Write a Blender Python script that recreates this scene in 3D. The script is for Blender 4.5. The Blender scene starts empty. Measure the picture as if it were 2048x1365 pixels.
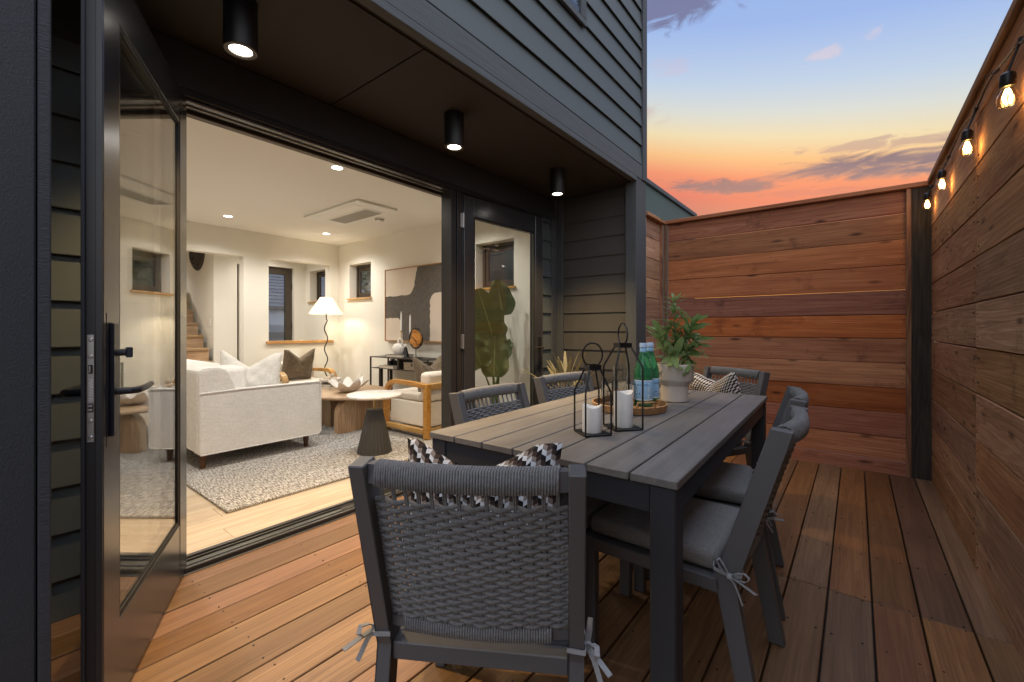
import bpy, bmesh, math, random
from mathutils import Vector, Matrix
random.seed(7)
R = math.radians
sc = bpy.context.scene
COL = sc.collection

# ------------------------------------------------------------------ camera
YAW = 38.273
cd = bpy.data.cameras.new('camera'); cam = bpy.data.objects.new('camera', cd); COL.objects.link(cam)
cam.location = (0, 0, 1.126); cam.rotation_euler = (R(90), 0, R(YAW))
cd.sensor_width = 36; cd.lens = 872 / 2048 * 36; cd.shift_y = -23.5 / 2048
cd.clip_start = .02; cd.clip_end = 3000
sc.camera = cam

# ------------------------------------------------------------------ render settings
sc.render.engine = 'CYCLES'
cy = sc.cycles
cy.use_denoising = True; cy.max_bounces = 9; cy.diffuse_bounces = 5; cy.glossy_bounces = 4
cy.transmission_bounces = 8; cy.transparent_max_bounces = 16; cy.sample_clamp_indirect = 4
cy.caustics_reflective = False; cy.caustics_refractive = False
vs = sc.view_settings
vs.view_transform = 'Standard'; vs.look = 'None'; vs.gamma = 1; vs.use_curve_mapping = False
vs.exposure = 0.0

# ------------------------------------------------------------------ node helpers
def nd(nt, typ, ins=None, **props):
    n = nt.nodes.new(typ)
    for k, v in props.items(): setattr(n, k, v)
    for k, v in (ins or {}).items():
        s = n.inputs[k]
        if isinstance(v, bpy.types.NodeSocket): nt.links.new(v, s)
        else: s.default_value = v
    return n
def mth(nt, op, a, b=None, c=None, clamp=False):
    d = {0: a}
    if b is not None: d[1] = b
    if c is not None: d[2] = c
    return nd(nt, 'ShaderNodeMath', d, operation=op, use_clamp=clamp).outputs[0]
def vmul(nt, v, s):
    return nd(nt, 'ShaderNodeVectorMath', {0: v, 1: s}, operation='MULTIPLY').outputs[0]
def vadd(nt, v, s):
    return nd(nt, 'ShaderNodeVectorMath', {0: v, 1: s}, operation='ADD').outputs[0]
def ramp(nt, fac, stops, interp='LINEAR'):
    n = nt.nodes.new('ShaderNodeValToRGB'); n.color_ramp.interpolation = interp
    e = n.color_ramp.elements
    while len(e) < len(stops): e.new(.5)
    for k, (p, c) in enumerate(stops):
        e[k].position = p; e[k].color = (*c, 1) if len(c) == 3 else c
    nt.links.new(fac, n.inputs[0]); return n.outputs[0]
def mix(nt, f, a, b, blend='MIX'):
    n = nd(nt, 'ShaderNodeMix', {0: f}, data_type='RGBA', blend_type=blend)
    for k, v in ((6, a), (7, b)):
        if isinstance(v, bpy.types.NodeSocket): nt.links.new(v, n.inputs[k])
        else: n.inputs[k].default_value = (*v, 1)
    return n.outputs[2]
def noise(nt, vec, scale, detail=3, rough=.55, dist=0):
    return nd(nt, 'ShaderNodeTexNoise', {'Vector': vec, 'Scale': scale, 'Detail': detail, 'Roughness': rough, 'Distortion': dist}).outputs['Fac']
def srgb(r, g, b):
    f = lambda v: (v / 255 / 12.92) if v / 255 <= .04045 else ((v / 255 + .055) / 1.055) ** 2.4
    return (f(r), f(g), f(b))

# ------------------------------------------------------------------ world: dusk sky
W = bpy.data.worlds.new('World'); sc.world = W; W.use_nodes = True
nt = W.node_tree; nt.nodes.clear()
dirv = nd(nt, 'ShaderNodeTexCoord').outputs['Generated']
sx = nd(nt, 'ShaderNodeSeparateXYZ', {0: dirv})
zz = sx.outputs[2]
azi = mth(nt, 'MULTIPLY', mth(nt, 'ARCTAN2', sx.outputs[0], sx.outputs[1]), 180 / math.pi)
ele = mth(nt, 'MULTIPLY', mth(nt, 'ARCSINE', zz), 180 / math.pi)
tl_ = mth(nt, 'MULTIPLY', mth(nt, 'MINIMUM', mth(nt, 'MAXIMUM', mth(nt, 'ADD', azi, 8), -30), 40), .19)
zq = mth(nt, 'SINE', mth(nt, 'MULTIPLY', mth(nt, 'ADD', ele, tl_), math.pi / 180))
warm = ramp(nt, zq, [(0, srgb(70, 62, 84)), (.20, srgb(150, 74, 80)), (.245, srgb(202, 84, 72)), (.285, srgb(226, 122, 82)), (.32, srgb(236, 180, 116)), (.355, srgb(230, 211, 166)),
                     (.395, srgb(208, 212, 206)), (.44, srgb(183, 202, 225)), (.52, srgb(148, 177, 230)), (1, srgb(120, 150, 215))])
cool = ramp(nt, zz, [(0, srgb(84, 88, 110)), (.2, srgb(128, 138, 168)), (.45, srgb(158, 178, 218)), (1, srgb(120, 150, 215))])
# the warm afterglow fades round the horizon away from the sunset (az -10 deg)
caz = mth(nt, 'COSINE', mth(nt, 'MULTIPLY', mth(nt, 'ADD', azi, 10), math.pi / 180))
wf = nd(nt, 'ShaderNodeMapRange', {0: caz, 1: -.2, 2: .85, 3: 0, 4: 1}).outputs[0]
skyc = mix(nt, wf, cool, warm)
n1 = noise(nt, vmul(nt, dirv, (13, 13, 58)), 1.0, 8, .64, 1.1)
n2 = noise(nt, vmul(nt, dirv, (9, 9, 22)), 1.6, 8, .62, .9)
def band(a0, e0, wa, we, k, tilt=0.0, src=n1):
    da = mth(nt, 'SUBTRACT', azi, a0)
    de = mth(nt, 'SUBTRACT', mth(nt, 'SUBTRACT', ele, e0), mth(nt, 'MULTIPLY', da, tilt))
    q = mth(nt, 'ADD', mth(nt, 'POWER', mth(nt, 'ABSOLUTE', mth(nt, 'DIVIDE', da, wa)), 2), mth(nt, 'POWER', mth(nt, 'ABSOLUTE', mth(nt, 'DIVIDE', de, we)), 2))
    v = mth(nt, 'SUBTRACT', mth(nt, 'ADD', 1, mth(nt, 'MULTIPLY', mth(nt, 'SUBTRACT', src, .5), k)), q)
    return nd(nt, 'ShaderNodeMapRange', {0: v, 1: -.25, 2: 1.0, 3: 0, 4: 1}, interpolation_type='SMOOTHSTEP').outputs[0]
for (a0, e0, wa, we, k, tl, op, colr, src) in [
        (2.0, 16.0, 9.5, 1.35, 3.2, -.14, 1.0, srgb(108, 86, 106), n1), (2.5, 17.9, 7, .7, 6.5, -.12, .6, srgb(165, 130, 128), n1),
        (-13.0, 16.5, 6.5, .9, 4.0, -.14, 1.0, srgb(126, 84, 96), n1), (-6, 16.4, 6, .45, 6, -.05, .4, srgb(150, 100, 100), n1),
        (-3.5, 14.5, 6, .5, 6, -.1, .45, srgb(176, 88, 88), n1), (14, 16.5, 9, 1.2, 4.2, .03, .75, srgb(126, 98, 112), n1),
        (-18.5, 35.0, 7.5, 2.3, 5.5, .0, .9, srgb(104, 104, 142), n2), (-18, 29.5, 3, .9, 6, .0, .3, srgb(206, 180, 200), n2),
        (-2.6, 27.2, 2.2, .6, 6, -.1, .5, srgb(222, 200, 205), n2), (1.2, 27.6, .9, .6, 6, .1, .4, srgb(222, 200, 205), n2),
        (11, 27.8, 2.6, .7, 3.5, .05, .35, srgb(222, 200, 205), n2), (-30, 24, 10, 2.0, 4, .1, .45, srgb(190, 150, 150), n2), (40, 26, 12, 2.2, 4, 0, .4, srgb(150, 150, 180), n2)]:
    skyc = mix(nt, mth(nt, 'MULTIPLY', band(a0, e0, wa, we, k, tl, src), op), skyc, colr)
nish = nd(nt, 'ShaderNodeTexSky', sky_type='NISHITA', sun_disc=False, sun_elevation=R(2.0), sun_rotation=R(-10))
bg1 = nd(nt, 'ShaderNodeBackground', {0: skyc, 1: .98})
bg2 = nd(nt, 'ShaderNodeBackground', {0: nish.outputs[0], 1: .05})
nt.links.new(nd(nt, 'ShaderNodeAddShader', {0: bg1.outputs[0], 1: bg2.outputs[0]}).outputs[0], nd(nt, 'ShaderNodeOutputWorld').inputs[0])

# soft last light of the bright overhead sky (very wide sun)
sl = bpy.data.lights.new('sun', 'SUN'); so = bpy.data.objects.new('sun', sl); COL.objects.link(so)
sl.energy = 3.2; sl.angle = R(140); sl.color = (1, .975, .94)
so.rotation_euler = Vector((-.20, .45, -.87)).to_track_quat('-Z', 'Y').to_euler()

# ------------------------------------------------------------------ materials
M = {}
def newmat(name):
    m = bpy.data.materials.new(name); m.use_nodes = True
    t = m.node_tree; b = t.nodes['Principled BSDF']; M[name] = m
    return t, b
def link(t, a, b): t.links.new(a, b)
def bump(t, b, h, strength, dist=.01):
    n = nd(t, 'ShaderNodeBump', {'Strength': strength, 'Distance': dist, 'Height': h}); link(t, n.outputs[0], b.inputs['Normal'])
def P3(t): return nd(t, 'ShaderNodeNewGeometry').outputs['Position']
def OBJ(t): return nd(t, 'ShaderNodeTexCoord').outputs['Object']
def RND(t): return nd(t, 'ShaderNodeObjectInfo').outputs['Random']
def offs(t, v, r):
    return vadd(t, v, nd(t, 'ShaderNodeCombineXYZ', {0: mth(t, 'MULTIPLY', r, 37.1), 1: mth(t, 'MULTIPLY', r, 91.7), 2: mth(t, 'MULTIPLY', r, 53.3)}).outputs[0])

def wood(name, axis, stops, fine=70, along=1.6, rough=.6, var=.35, hue=.02, knots=0, bmp=.15, stain=0.0, local=False, spec=.35, blotch=.25, ring=.5, gam=.62):
    t, b = newmat(name)
    r = RND(t); p = offs(t, OBJ(t) if local else P3(t), r)
    s = [fine, fine, fine]; s[axis] = along
    s2 = [9, 9, 9]; s2[axis] = .55
    g1 = noise(t, vmul(t, p, tuple(s)), 1, 5, .62, .35)
    g2 = noise(t, vmul(t, p, tuple(s2)), 1, 3, .55, 1.4)
    rings = mth(t, 'FRACT', mth(t, 'MULTIPLY', g2, 9))
    rings = mth(t, 'ABSOLUTE', mth(t, 'SUBTRACT', rings, .5))
    f = mth(t, 'ADD', mth(t, 'MULTIPLY', g1, gam), mth(t, 'ADD', mth(t, 'MULTIPLY', mth(t, 'SUBTRACT', rings, .25), ring), .125))
    f = mth(t, 'ADD', f, mth(t, 'MULTIPLY', mth(t, 'SUBTRACT', g2, .5), .5))
    c = ramp(t, f, stops)
    bl = noise(t, vmul(t, p, tuple(2.2 if k == axis else 7 for k in range(3))), 1, 4, .6)
    c = mix(t, mth(t, 'MULTIPLY', bl, blotch), c, stops[0][1])
    if knots:
        sv = [11, 11, 11]; sv[axis] = 3.2
        vo = nd(t, 'ShaderNodeTexVoronoi', {'Vector': vmul(t, p, tuple(sv)), 'Scale': 1.0, 'Randomness': 1.0})
        ks = mth(t, 'ADD', vo.outputs['Distance'], mth(t, 'MULTIPLY', mth(t, 'SUBTRACT', g1, .5), .12))
        kf = nd(t, 'ShaderNodeMapRange', {0: ks, 1: .05, 2: .20, 3: knots, 4: 0}).outputs[0]
        sel = nd(t, 'ShaderNodeSeparateColor', {0: vo.outputs['Color']}).outputs[0]
        kf = mth(t, 'MULTIPLY', kf, mth(t, 'GREATER_THAN', sel, .45))
        c = mix(t, kf, c, tuple(v * .35 for v in stops[0][1]))
    if stain:
        sn = noise(t, vmul(t, p, (3.5, 3.5, 3.5)), 1, 5, .7)
        sf = nd(t, 'ShaderNodeMapRange', {0: sn, 1: .60, 2: .74, 3: 0, 4: stain}).outputs[0]
        c = mix(t, sf, c, tuple(v * .3 for v in stops[0][1]))
    hs = nd(t, 'ShaderNodeHueSaturation', {'Hue': mth(t, 'ADD', .5, mth(t, 'MULTIPLY', mth(t, 'SUBTRACT', mth(t, 'FRACT', mth(t, 'MULTIPLY', r, 7.7)), .5), hue)),
             'Saturation': mth(t, 'ADD', .88, mth(t, 'MULTIPLY', mth(t, 'FRACT', mth(t, 'MULTIPLY', r, 13.3)), .22)),
             'Value': mth(t, 'ADD', 1 - var / 2, mth(t, 'MULTIPLY', r, var)), 'Color': c})
    link(t, hs.outputs[0], b.inputs['Base Color'])
    rr = mth(t, 'ADD', rough - .1, mth(t, 'MULTIPLY', g1, .2)); link(t, rr, b.inputs['Roughness'])
    b.inputs['Specular IOR Level'].default_value = spec
    if bmp: bump(t, b, f, bmp, .004)
    return M[name]

def paint(name, col, rough=.5, var=.06, nscale=30, bmp=.05, bscale=200, metal=0, spec=.5, stretch=(1, 1, 1), dist=.002, local=False):
    t, b = newmat(name); p = OBJ(t) if local else P3(t)
    n = noise(t, p, nscale / 10, 4, .6)
    c = mix(t, n, tuple(v * (1 - var * 2) for v in col), tuple(min(1, v * (1 + var * 2)) for v in col))
    link(t, c, b.inputs['Base Color']); b.inputs['Metallic'].default_value = metal
    link(t, mth(t, 'ADD', rough - .06, mth(t, 'MULTIPLY', n, .12)), b.inputs['Roughness'])
    b.inputs['Specular IOR Level'].default_value = spec
    if bmp: bump(t, b, noise(t, vmul(t, p, stretch), bscale, 3, .6), bmp, dist)
    return M[name]

def fabric(name, col, var=.12, scale=260, bmp=.4, rough=.95, slub=True, dist=.002):
    t, b = newmat(name); p = OBJ(t)
    a = noise(t, vmul(t, p, (1, .08, 1)), scale, 2); d = noise(t, vmul(t, p, (.08, 1, .25)), scale, 2)
    f = mth(t, 'ADD', mth(t, 'MULTIPLY', a, .5), mth(t, 'MULTIPLY', d, .5))
    big = noise(t, p, 5, 3)
    f2 = mth(t, 'ADD', mth(t, 'MULTIPLY', f, .8), mth(t, 'MULTIPLY', big, .2))
    link(t, ramp(t, f2, [(.33, tuple(v * (1 - var * 2) for v in col)), (.66, tuple(min(1, v * (1 + var)) for v in col))]), b.inputs['Base Color'])
    b.inputs['Roughness'].default_value = rough; b.inputs['Specular IOR Level'].default_value = .2
    b.inputs['Sheen Weight'].default_value = .15
    bump(t, b, f, bmp, dist); return M[name]

def emit(name, col, s):
    t, b = newmat(name); b.inputs['Base Color'].default_value = (*col, 1)
    b.inputs['Emission Color'].default_value = (*col, 1); b.inputs['Emission Strength'].default_value = s
    return M[name]

def thinglass(name, tint=(1, 1, 1), f0=.045, rough=.0):
    m = bpy.data.materials.new(name); m.use_nodes = True; M[name] = m
    t = m.node_tree; t.nodes.clear()
    g = nd(t, 'ShaderNodeNewGeometry')
    cs = mth(t, 'ABSOLUTE', nd(t, 'ShaderNodeVectorMath', {0: g.outputs['Incoming'], 1: g.outputs['Normal']}, operation='DOT_PRODUCT').outputs['Value'])
    fr = mth(t, 'ADD', f0, mth(t, 'MULTIPLY', 1 - f0, mth(t, 'POWER', mth(t, 'SUBTRACT', 1, cs, clamp=True), 4.6)))
    tr = nd(t, 'ShaderNodeBsdfTransparent', {0: (*tint, 1)}); gl = nd(t, 'ShaderNodeBsdfGlossy', {0: (1, 1, 1, 1), 'Roughness': rough})
    mx = nd(t, 'ShaderNodeMixShader', {0: fr, 1: tr.outputs[0], 2: gl.outputs[0]})
    link(t, mx.outputs[0], nd(t, 'ShaderNodeOutputMaterial').inputs[0]); return m

# outdoor woods
DK = [(.24, (.098, .047, .022)), (.5, (.185, .092, .040)), (.76, (.285, .155, .070))]
wood('deck', 1, DK, fine=130, along=2.0, rough=.50, var=.66, hue=.020, bmp=.14, spec=.4, blotch=.42, ring=.2, gam=.82, stain=.25)
CE = [(.26, (.22, .070, .030)), (.5, (.42, .158, .066)), (.74, (.56, .26, .125))]
wood('cedar_x', 0, CE, fine=110, along=2.0, rough=.8, var=.6, hue=.018, knots=.97, bmp=.35, stain=.6, ring=.22, gam=.7)
CY = [(.28, (.25, .128, .068)), (.5, (.43, .232, .122)), (.72, (.57, .355, .21))]
wood('cedar_y', 1, CY, fine=120, along=2.2, rough=.9, var=.5, hue=.014, knots=.85, bmp=.45, stain=.75, ring=.3, gam=.68, spec=.15)
wood('cedar_z', 2, [(.25, (.14, .065, .035)), (.5, (.30, .16, .09)), (.75, (.42, .25, .15))], fine=60, along=1.5, rough=.8, var=.3, knots=.5, bmp=.2)
wood('post_dark', 2, [(.25, (.022, .018, .014)), (.5, (.05, .042, .032)), (.75, (.09, .075, .055))], fine=60, along=1.5, rough=.85, var=.2, knots=.6, bmp=.3)
# indoor woods
wood('oak_floor', 1, [(.25, (.34, .27, .19)), (.5, (.50, .42, .32)), (.75, (.60, .52, .41))], fine=45, along=1.0, rough=.45, var=.14, hue=.01, bmp=.03, ring=.2)
OA = [(.25, (.30, .19, .10)), (.5, (.47, .32, .19)), (.75, (.60, .44, .28))]
wood('oak', 2, OA, fine=60, along=2.0, rough=.5, var=.1, bmp=.05, local=True)
wood('oak_top', 1, OA, fine=50, along=2.0, rough=.45, var=.1, bmp=.04, local=True)
HO = [(.25, (.38, .19, .055)), (.5, (.55, .31, .10)), (.75, (.66, .41, .17))]
wood('honey_y', 1, HO, fine=45, along=3, rough=.38, var=.05, bmp=.03, local=True)
wood('honey_ledge', 1, HO, fine=45, along=2, rough=.45, var=.1, bmp=.03)
wood('walnut', 2, [(.25, (.07, .03, .015)), (.75, (.17, .075, .035))], fine=60, along=3, rough=.4, bmp=.03, local=True)
wood('tread', 1, OA, fine=50, along=2, rough=.45, var=.15, bmp=.03)
wood('burl', 0, [(.2, (.12, .035, .008)), (.5, (.62, .27, .05)), (.8, (.85, .50, .14))], fine=30, along=8, rough=.35, bmp=.1, local=True, var=.02)
# paints
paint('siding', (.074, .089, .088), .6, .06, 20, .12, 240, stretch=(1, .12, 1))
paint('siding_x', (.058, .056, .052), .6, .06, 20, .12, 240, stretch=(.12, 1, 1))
def roughsawn(name, col, stretch, strength=.5):
    t, b = newmat(name); p = P3(t)
    n = noise(t, vmul(t, p, stretch), 1, 4, .65, .4); n2 = noise(t, p, 40, 4, .7)
    c = mix(t, n, tuple(v * .55 for v in col), tuple(v * 1.5 for v in col)); link(t, c, b.inputs['Base Color'])
    b.inputs['Roughness'].default_value = .7
    bump(t, b, mth(t, 'ADD', n, mth(t, 'MULTIPLY', n2, .3)), strength, .004)
roughsawn('trim_y', (.076, .086, .090), (160, 5, 160))
roughsawn('trim_z', (.056, .062, .066), (160, 160, 5))
roughsawn('header', (.030, .031, .033), (160, 6, 160), .6)
roughsawn('post_rough', (.022, .026, .031), (240, 240, 150), .7)
roughsawn('post_edge', (.030, .034, .040), (60, 60, 260), .9)
paint('soffit', (.027, .024, .020), .75, .12, 12, .2, 120)
paint('frame', (.066, .070, .078), .25, .06, 30, .03, 300, metal=.6, spec=.9, stretch=(1, 1, .05))
paint('frame_dark', (.018, .018, .020), .35, .08, 30, .03, 300)
paint('rail_metal', (.10, .10, .085), .35, .12, 40, .05, 300, metal=.7, stretch=(1, .05, 1))
paint('bronze', (.075, .060, .045), .45, .06, 30, .02, 300, metal=.3)
paint('black_metal', (.012, .012, .013), .42, .1, 60, .08, 400, metal=.3)
paint('dark_steel', (.05, .043, .036), .42, .1, 60, .05, 400, metal=.6)
paint('lock_navy', (.012, .016, .026), .35, .1, 50, .02, 300, metal=.3)
paint('steel', (.42, .41, .40), .32, .08, 60, .05, 300, metal=.95)
paint('flashing', (.55, .56, .62), .35, .08, 30, .05, 100, metal=.8)
paint('brass', (.55, .40, .17), .32, .06, 30, .02, 200, metal=.95)
paint('powder_grey', (.094, .095, .099), .42, .08, 25, .12, 900, spec=.4)
paint('table_metal', (.030, .033, .040), .45, .1, 25, .1, 900, spec=.4)
paint('wall', (.79, .76, .68), .85, .015, 8, .02, 300)
paint('ceiling', (.80, .78, .73), .9, .01, 8, .02, 300)
paint('white_plastic', (.80, .79, .75), .4, .01, 8, 0, 300)
paint('grille', (.42, .40, .36), .6, .04, 8, .2, 300)
paint('gasket', (.008, .008, .009), .6, .1, 20, 0)
paint('green_wall', (.075, .115, .105), .7, .08, 10, .1, 60)
paint('white_wall', (.62, .64, .66), .7, .05, 10, .05, 60)
paint('slate', (.10, .105, .115), .8, .25, 60, .3, 60)
paint('ground', (.10, .09, .075), .95, .3, 10, .3, 20)
paint('terracotta', (.10, .09, .085), .8, .1, 20, .1, 100)
paint('ceramic', (.60, .54, .47), .75, .05, 25, .12, 60, stretch=(.1, .1, 3), local=True)
paint('plaster', (.80, .76, .71), .85, .03, 30, .25, 90)
paint('candle', (.82, .82, .78), .45, .01, 10, .02, 60)
paint('rattan', (.42, .23, .095), .6, .35, 400, .3, 500)
paint('soil', (.05, .035, .025), .95, .3, 60, .4, 100)
paint('bead', (.55, .45, .33), .7, .1, 30, .05, 100)
paint('stone_base', (.052, .050, .048), .55, .12, 40, .1, 200)
paint('book_cream', (.66, .60, .50), .7, .05, 20, .05, 200)
paint('book_dark', (.13, .12, .11), .6, .1, 20, .05, 200)
paint('book_grey', (.33, .32, .30), .6, .1, 20, .05, 200)
paint('box_brown', (.26, .20, .14), .6, .1, 40, .1, 200)
paint('basket', (.045, .036, .030), .7, .25, 80, .4, 200)
paint('canvas_dark', (.115, .10, .085), .9, .25, 200, .8, 260, dist=.004)
paint('canvas_cream', (.66, .57, .47), .85, .05, 60, .3, 120)
paint('bottle_label', (.30, .56, .80), .5, .10, 120, 0)
paint('label_white', (.75, .80, .86), .5, .04, 20, 0)
paint('label_blue', (.05, .12, .30), .5, .04, 20, 0)
paint('cap_blue', (.45, .60, .80), .35, .05, 20, 0)
paint('print_dark', (.02, .03, .05), .5, .02, 10, 0)
paint('print_light', (.75, .75, .75), .4, .02, 10, 0, metal=.4)
paint('stem', (.10, .16, .04), .6, .15, 60, .05)
paint('stem_dry', (.16, .16, .12), .7, .15, 60, .05)
paint('bark', (.09, .065, .045), .9, .3, 30, .5, 40)
# fabrics
fabric('sofa_fabric', (.80, .77, .72), .09, 150, .35)
fabric('boucle', (.74, .71, .65), .10, 120, .9, dist=.006)
fabric('cream_fabric', (.76, .69, .58), .05, 300, .2)
fabric('taupe', (.175, .130, .085), .28, 90, .5)
fabric('cushion_grey', (.225, .22, .212), .16, 300, .6)
fabric('ribbon', (.30, .31, .32), .10, 420, .3)
fabric('rope', (.192, .196, .200), .22, 500, .9)
fabric('ottoman', (.34, .32, .29), .12, 200, .4)

def rugmat():
    t, b = newmat('rug'); p = P3(t)
    a = noise(t, vmul(t, p, (22, 150, 100)), 1, 3, .75, .3); c = noise(t, p, 300, 2, .7)
    f = mth(t, 'ADD', mth(t, 'MULTIPLY', a, .55), mth(t, 'MULTIPLY', c, .45))
    link(t, ramp(t, f, [(.40, (.030, .027, .024)), (.47, (.17, .155, .14)), (.52, (.52, .50, .47)), (.59, (.80, .78, .75))]), b.inputs['Base Color'])
    b.inputs['Roughness'].default_value = 1; b.inputs['Specular IOR Level'].default_value = .1
    bump(t, b, f, .9, .012)
rugmat()
def tabletop():
    t, b = newmat('composite'); r = RND(t); p = offs(t, OBJ(t), r)
    g = noise(t, vmul(t, p, (60, 2.2, 60)), 1, 5, .65, .3); bl = noise(t, vmul(t, p, (5, 1.6, 5)), 1, 5, .65, .6)
    sc_ = noise(t, vmul(t, p, (40, 25, 40)), 1, 4, .7)
    c = ramp(t, mth(t, 'ADD', mth(t, 'MULTIPLY', g, .45), mth(t, 'MULTIPLY', bl, .6)), [(.32, (.095, .090, .085)), (.52, (.140, .134, .127)), (.72, (.205, .198, .190))])
    link(t, c, b.inputs['Base Color'])
    link(t, mth(t, 'ADD', .38, mth(t, 'MULTIPLY', bl, .3)), b.inputs['Roughness'])
    bump(t, b, mth(t, 'ADD', g, sc_), .12, .003)
tabletop()
def marble():
    t, b = newmat('marble'); p = OBJ(t)
    n = noise(t, p, 5, 6, .65, 1.6); v = mth(t, 'ABSOLUTE', mth(t, 'SUBTRACT', n, .5))
    link(t, ramp(t, v, [(0, (.66, .64, .60)), (.06, (.80, .78, .74)), (.2, (.84, .82, .79))]), b.inputs['Base Color']); b.inputs['Roughness'].default_value = .25
marble()
def blocks(name, cols, nu, nv):
    t, b = newmat(name); uv = nd(t, 'ShaderNodeUVMap').outputs[0]; s = nd(t, 'ShaderNodeSeparateXYZ', {0: uv})
    u = mth(t, 'MULTIPLY', s.outputs[0], nu); v = mth(t, 'MULTIPLY', s.outputs[1], nv)
    col = mth(t, 'FLOOR', u)
    vv = mth(t, 'ADD', v, mth(t, 'MULTIPLY', mth(t, 'PINGPONG', u, 1.0), .5))
    idx = mth(t, 'ADD', mth(t, 'FLOOR', vv), mth(t, 'MULTIPLY', mth(t, 'FLOOR', mth(t, 'MULTIPLY', col, .5)), 2))
    idx = mth(t, 'ADD', idx, mth(t, 'MULTIPLY', mth(t, 'MODULO', col, 2), 1))
    k = mth(t, 'DIVIDE', mth(t, 'ADD', mth(t, 'MODULO', mth(t, 'ADD', idx, 400), 4), .5), 4)
    link(t, ramp(t, k, [(0, cols[0]), (.25, cols[1]), (.5, cols[2]), (.75, cols[3])], 'CONSTANT'), b.inputs['Base Color'])
    b.inputs['Roughness'].default_value = .9; b.inputs['Specular IOR Level'].default_value = .15
    bump(t, b, noise(t, OBJ(t), 400, 2), .25, .002)
blocks('block_print', [(.012, .011, .012), (.50, .53, .56), (.20, .17, .15), (.045, .03, .025)], 34, 25)
def dots():
    t, b = newmat('dot_print'); uv = nd(t, 'ShaderNodeUVMap').outputs[0]; s = nd(t, 'ShaderNodeSeparateXYZ', {0: uv})
    v = mth(t, 'MULTIPLY', s.outputs[1], 17); u = mth(t, 'ADD', mth(t, 'MULTIPLY', s.outputs[0], 23), mth(t, 'MULTIPLY', mth(t, 'MODULO', mth(t, 'FLOOR', v), 2), .5))
    du = mth(t, 'SUBTRACT', mth(t, 'FRACT', u), .5); dv = mth(t, 'SUBTRACT', mth(t, 'FRACT', v), .5)
    q = mth(t, 'ADD', mth(t, 'ABSOLUTE', mth(t, 'ADD', du, mth(t, 'MULTIPLY', dv, .4))), mth(t, 'MULTIPLY', mth(t, 'ABSOLUTE', dv), .8))
    link(t, mix(t, mth(t, 'LESS_THAN', q, .44), (.015, .013, .014), (.66, .62, .56)), b.inputs['Base Color']); b.inputs['Roughness'].default_value = .9
dots()
def leafmat(name, a, bcol, tr=.25, rough=.4, stripes=0):
    t, b = newmat(name); p = OBJ(t); r = RND(t)
    n = noise(t, p, 22, 4, .6); c = mix(t, n, a, bcol)
    if stripes:
        uv = nd(t, 'ShaderNodeUVMap').outputs[0]; s = nd(t, 'ShaderNodeSeparateXYZ', {0: uv})
        au = mth(t, 'ABSOLUTE', mth(t, 'SUBTRACT', s.outputs[0], .5))
        w = mth(t, 'SINE', mth(t, 'MULTIPLY', mth(t, 'SUBTRACT', s.outputs[1], mth(t, 'MULTIPLY', au, .35)), stripes))
        bump(t, b, w, .35, .004)
        c = mix(t, mth(t, 'LESS_THAN', au, .018), c, (.22, .26, .09))
    link(t, c, b.inputs['Base Color']); b.inputs['Roughness'].default_value = rough
    b.inputs['Subsurface Weight'].default_value = 0
    tb = nd(t, 'ShaderNodeBsdfTranslucent', {0: c}); mx = nd(t, 'ShaderNodeMixShader', {0: tr, 1: b.outputs[0], 2: tb.outputs[0]})
    link(t, mx.outputs[0], t.nodes['Material Output'].inputs[0])
leafmat('big_leaf', (.060, .095, .028), (.105, .145, .045), .22, .35, 150)
leafmat('sprig_leaf', (.13, .24, .065), (.34, .43, .17), .4, .5)
leafmat('spike_leaf', (.11, .13, .06), (.26, .21, .14), .2, .5)
leafmat('tree_leaf', (.035, .06, .018), (.08, .12, .035), .3, .6)
thinglass('pane_glass', f0=.055, tint=(.955, .96, .955)); thinglass('window_glass', f0=.06, tint=(.92, .96, 1)); thinglass('bulb_glass', tint=(1, .9, .72), f0=.06)
def tglass(name, col, rough=.02, ior=1.45):
    t, b = newmat(name); b.inputs['Base Color'].default_value = (*col, 1); b.inputs['Transmission Weight'].default_value = 1
    b.inputs['Roughness'].default_value = rough; b.inputs['IOR'].default_value = ior
tglass('clear_glass', (.90, .91, .90), .04, 1.48)
def bottleglass():
    t, b = newmat('green_glass'); b.inputs['Base Color'].default_value = (.09, .46, .22, 1); b.inputs['Roughness'].default_value = .06
    b.inputs['Transmission Weight'].default_value = .75; b.inputs['IOR'].default_value = 1.4
bottleglass()
def shade():
    m = bpy.data.materials.new('lamp_shade'); m.use_nodes = True; M['lamp_shade'] = m; t = m.node_tree; b = t.nodes['Principled BSDF']
    b.inputs['Base Color'].default_value = (.85, .80, .68, 1); b.inputs['Roughness'].default_value = .9
    b.inputs['Emission Color'].default_value = (1, .90, .66, 1); b.inputs['Emission Strength'].default_value = .5
    tl = nd(t, 'ShaderNodeBsdfTranslucent', {0: (.9, .82, .66, 1)})
    link(t, nd(t, 'ShaderNodeMixShader', {0: .5, 1: b.outputs[0], 2: tl.outputs[0]}).outputs[0], t.nodes['Material Output'].inputs[0])
shade()
emit('lens_warm', (1, .93, .80), 14); emit('lens_white', (1, .96, .88), 14); emit('filament', (1, .62, .22), 55)

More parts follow.
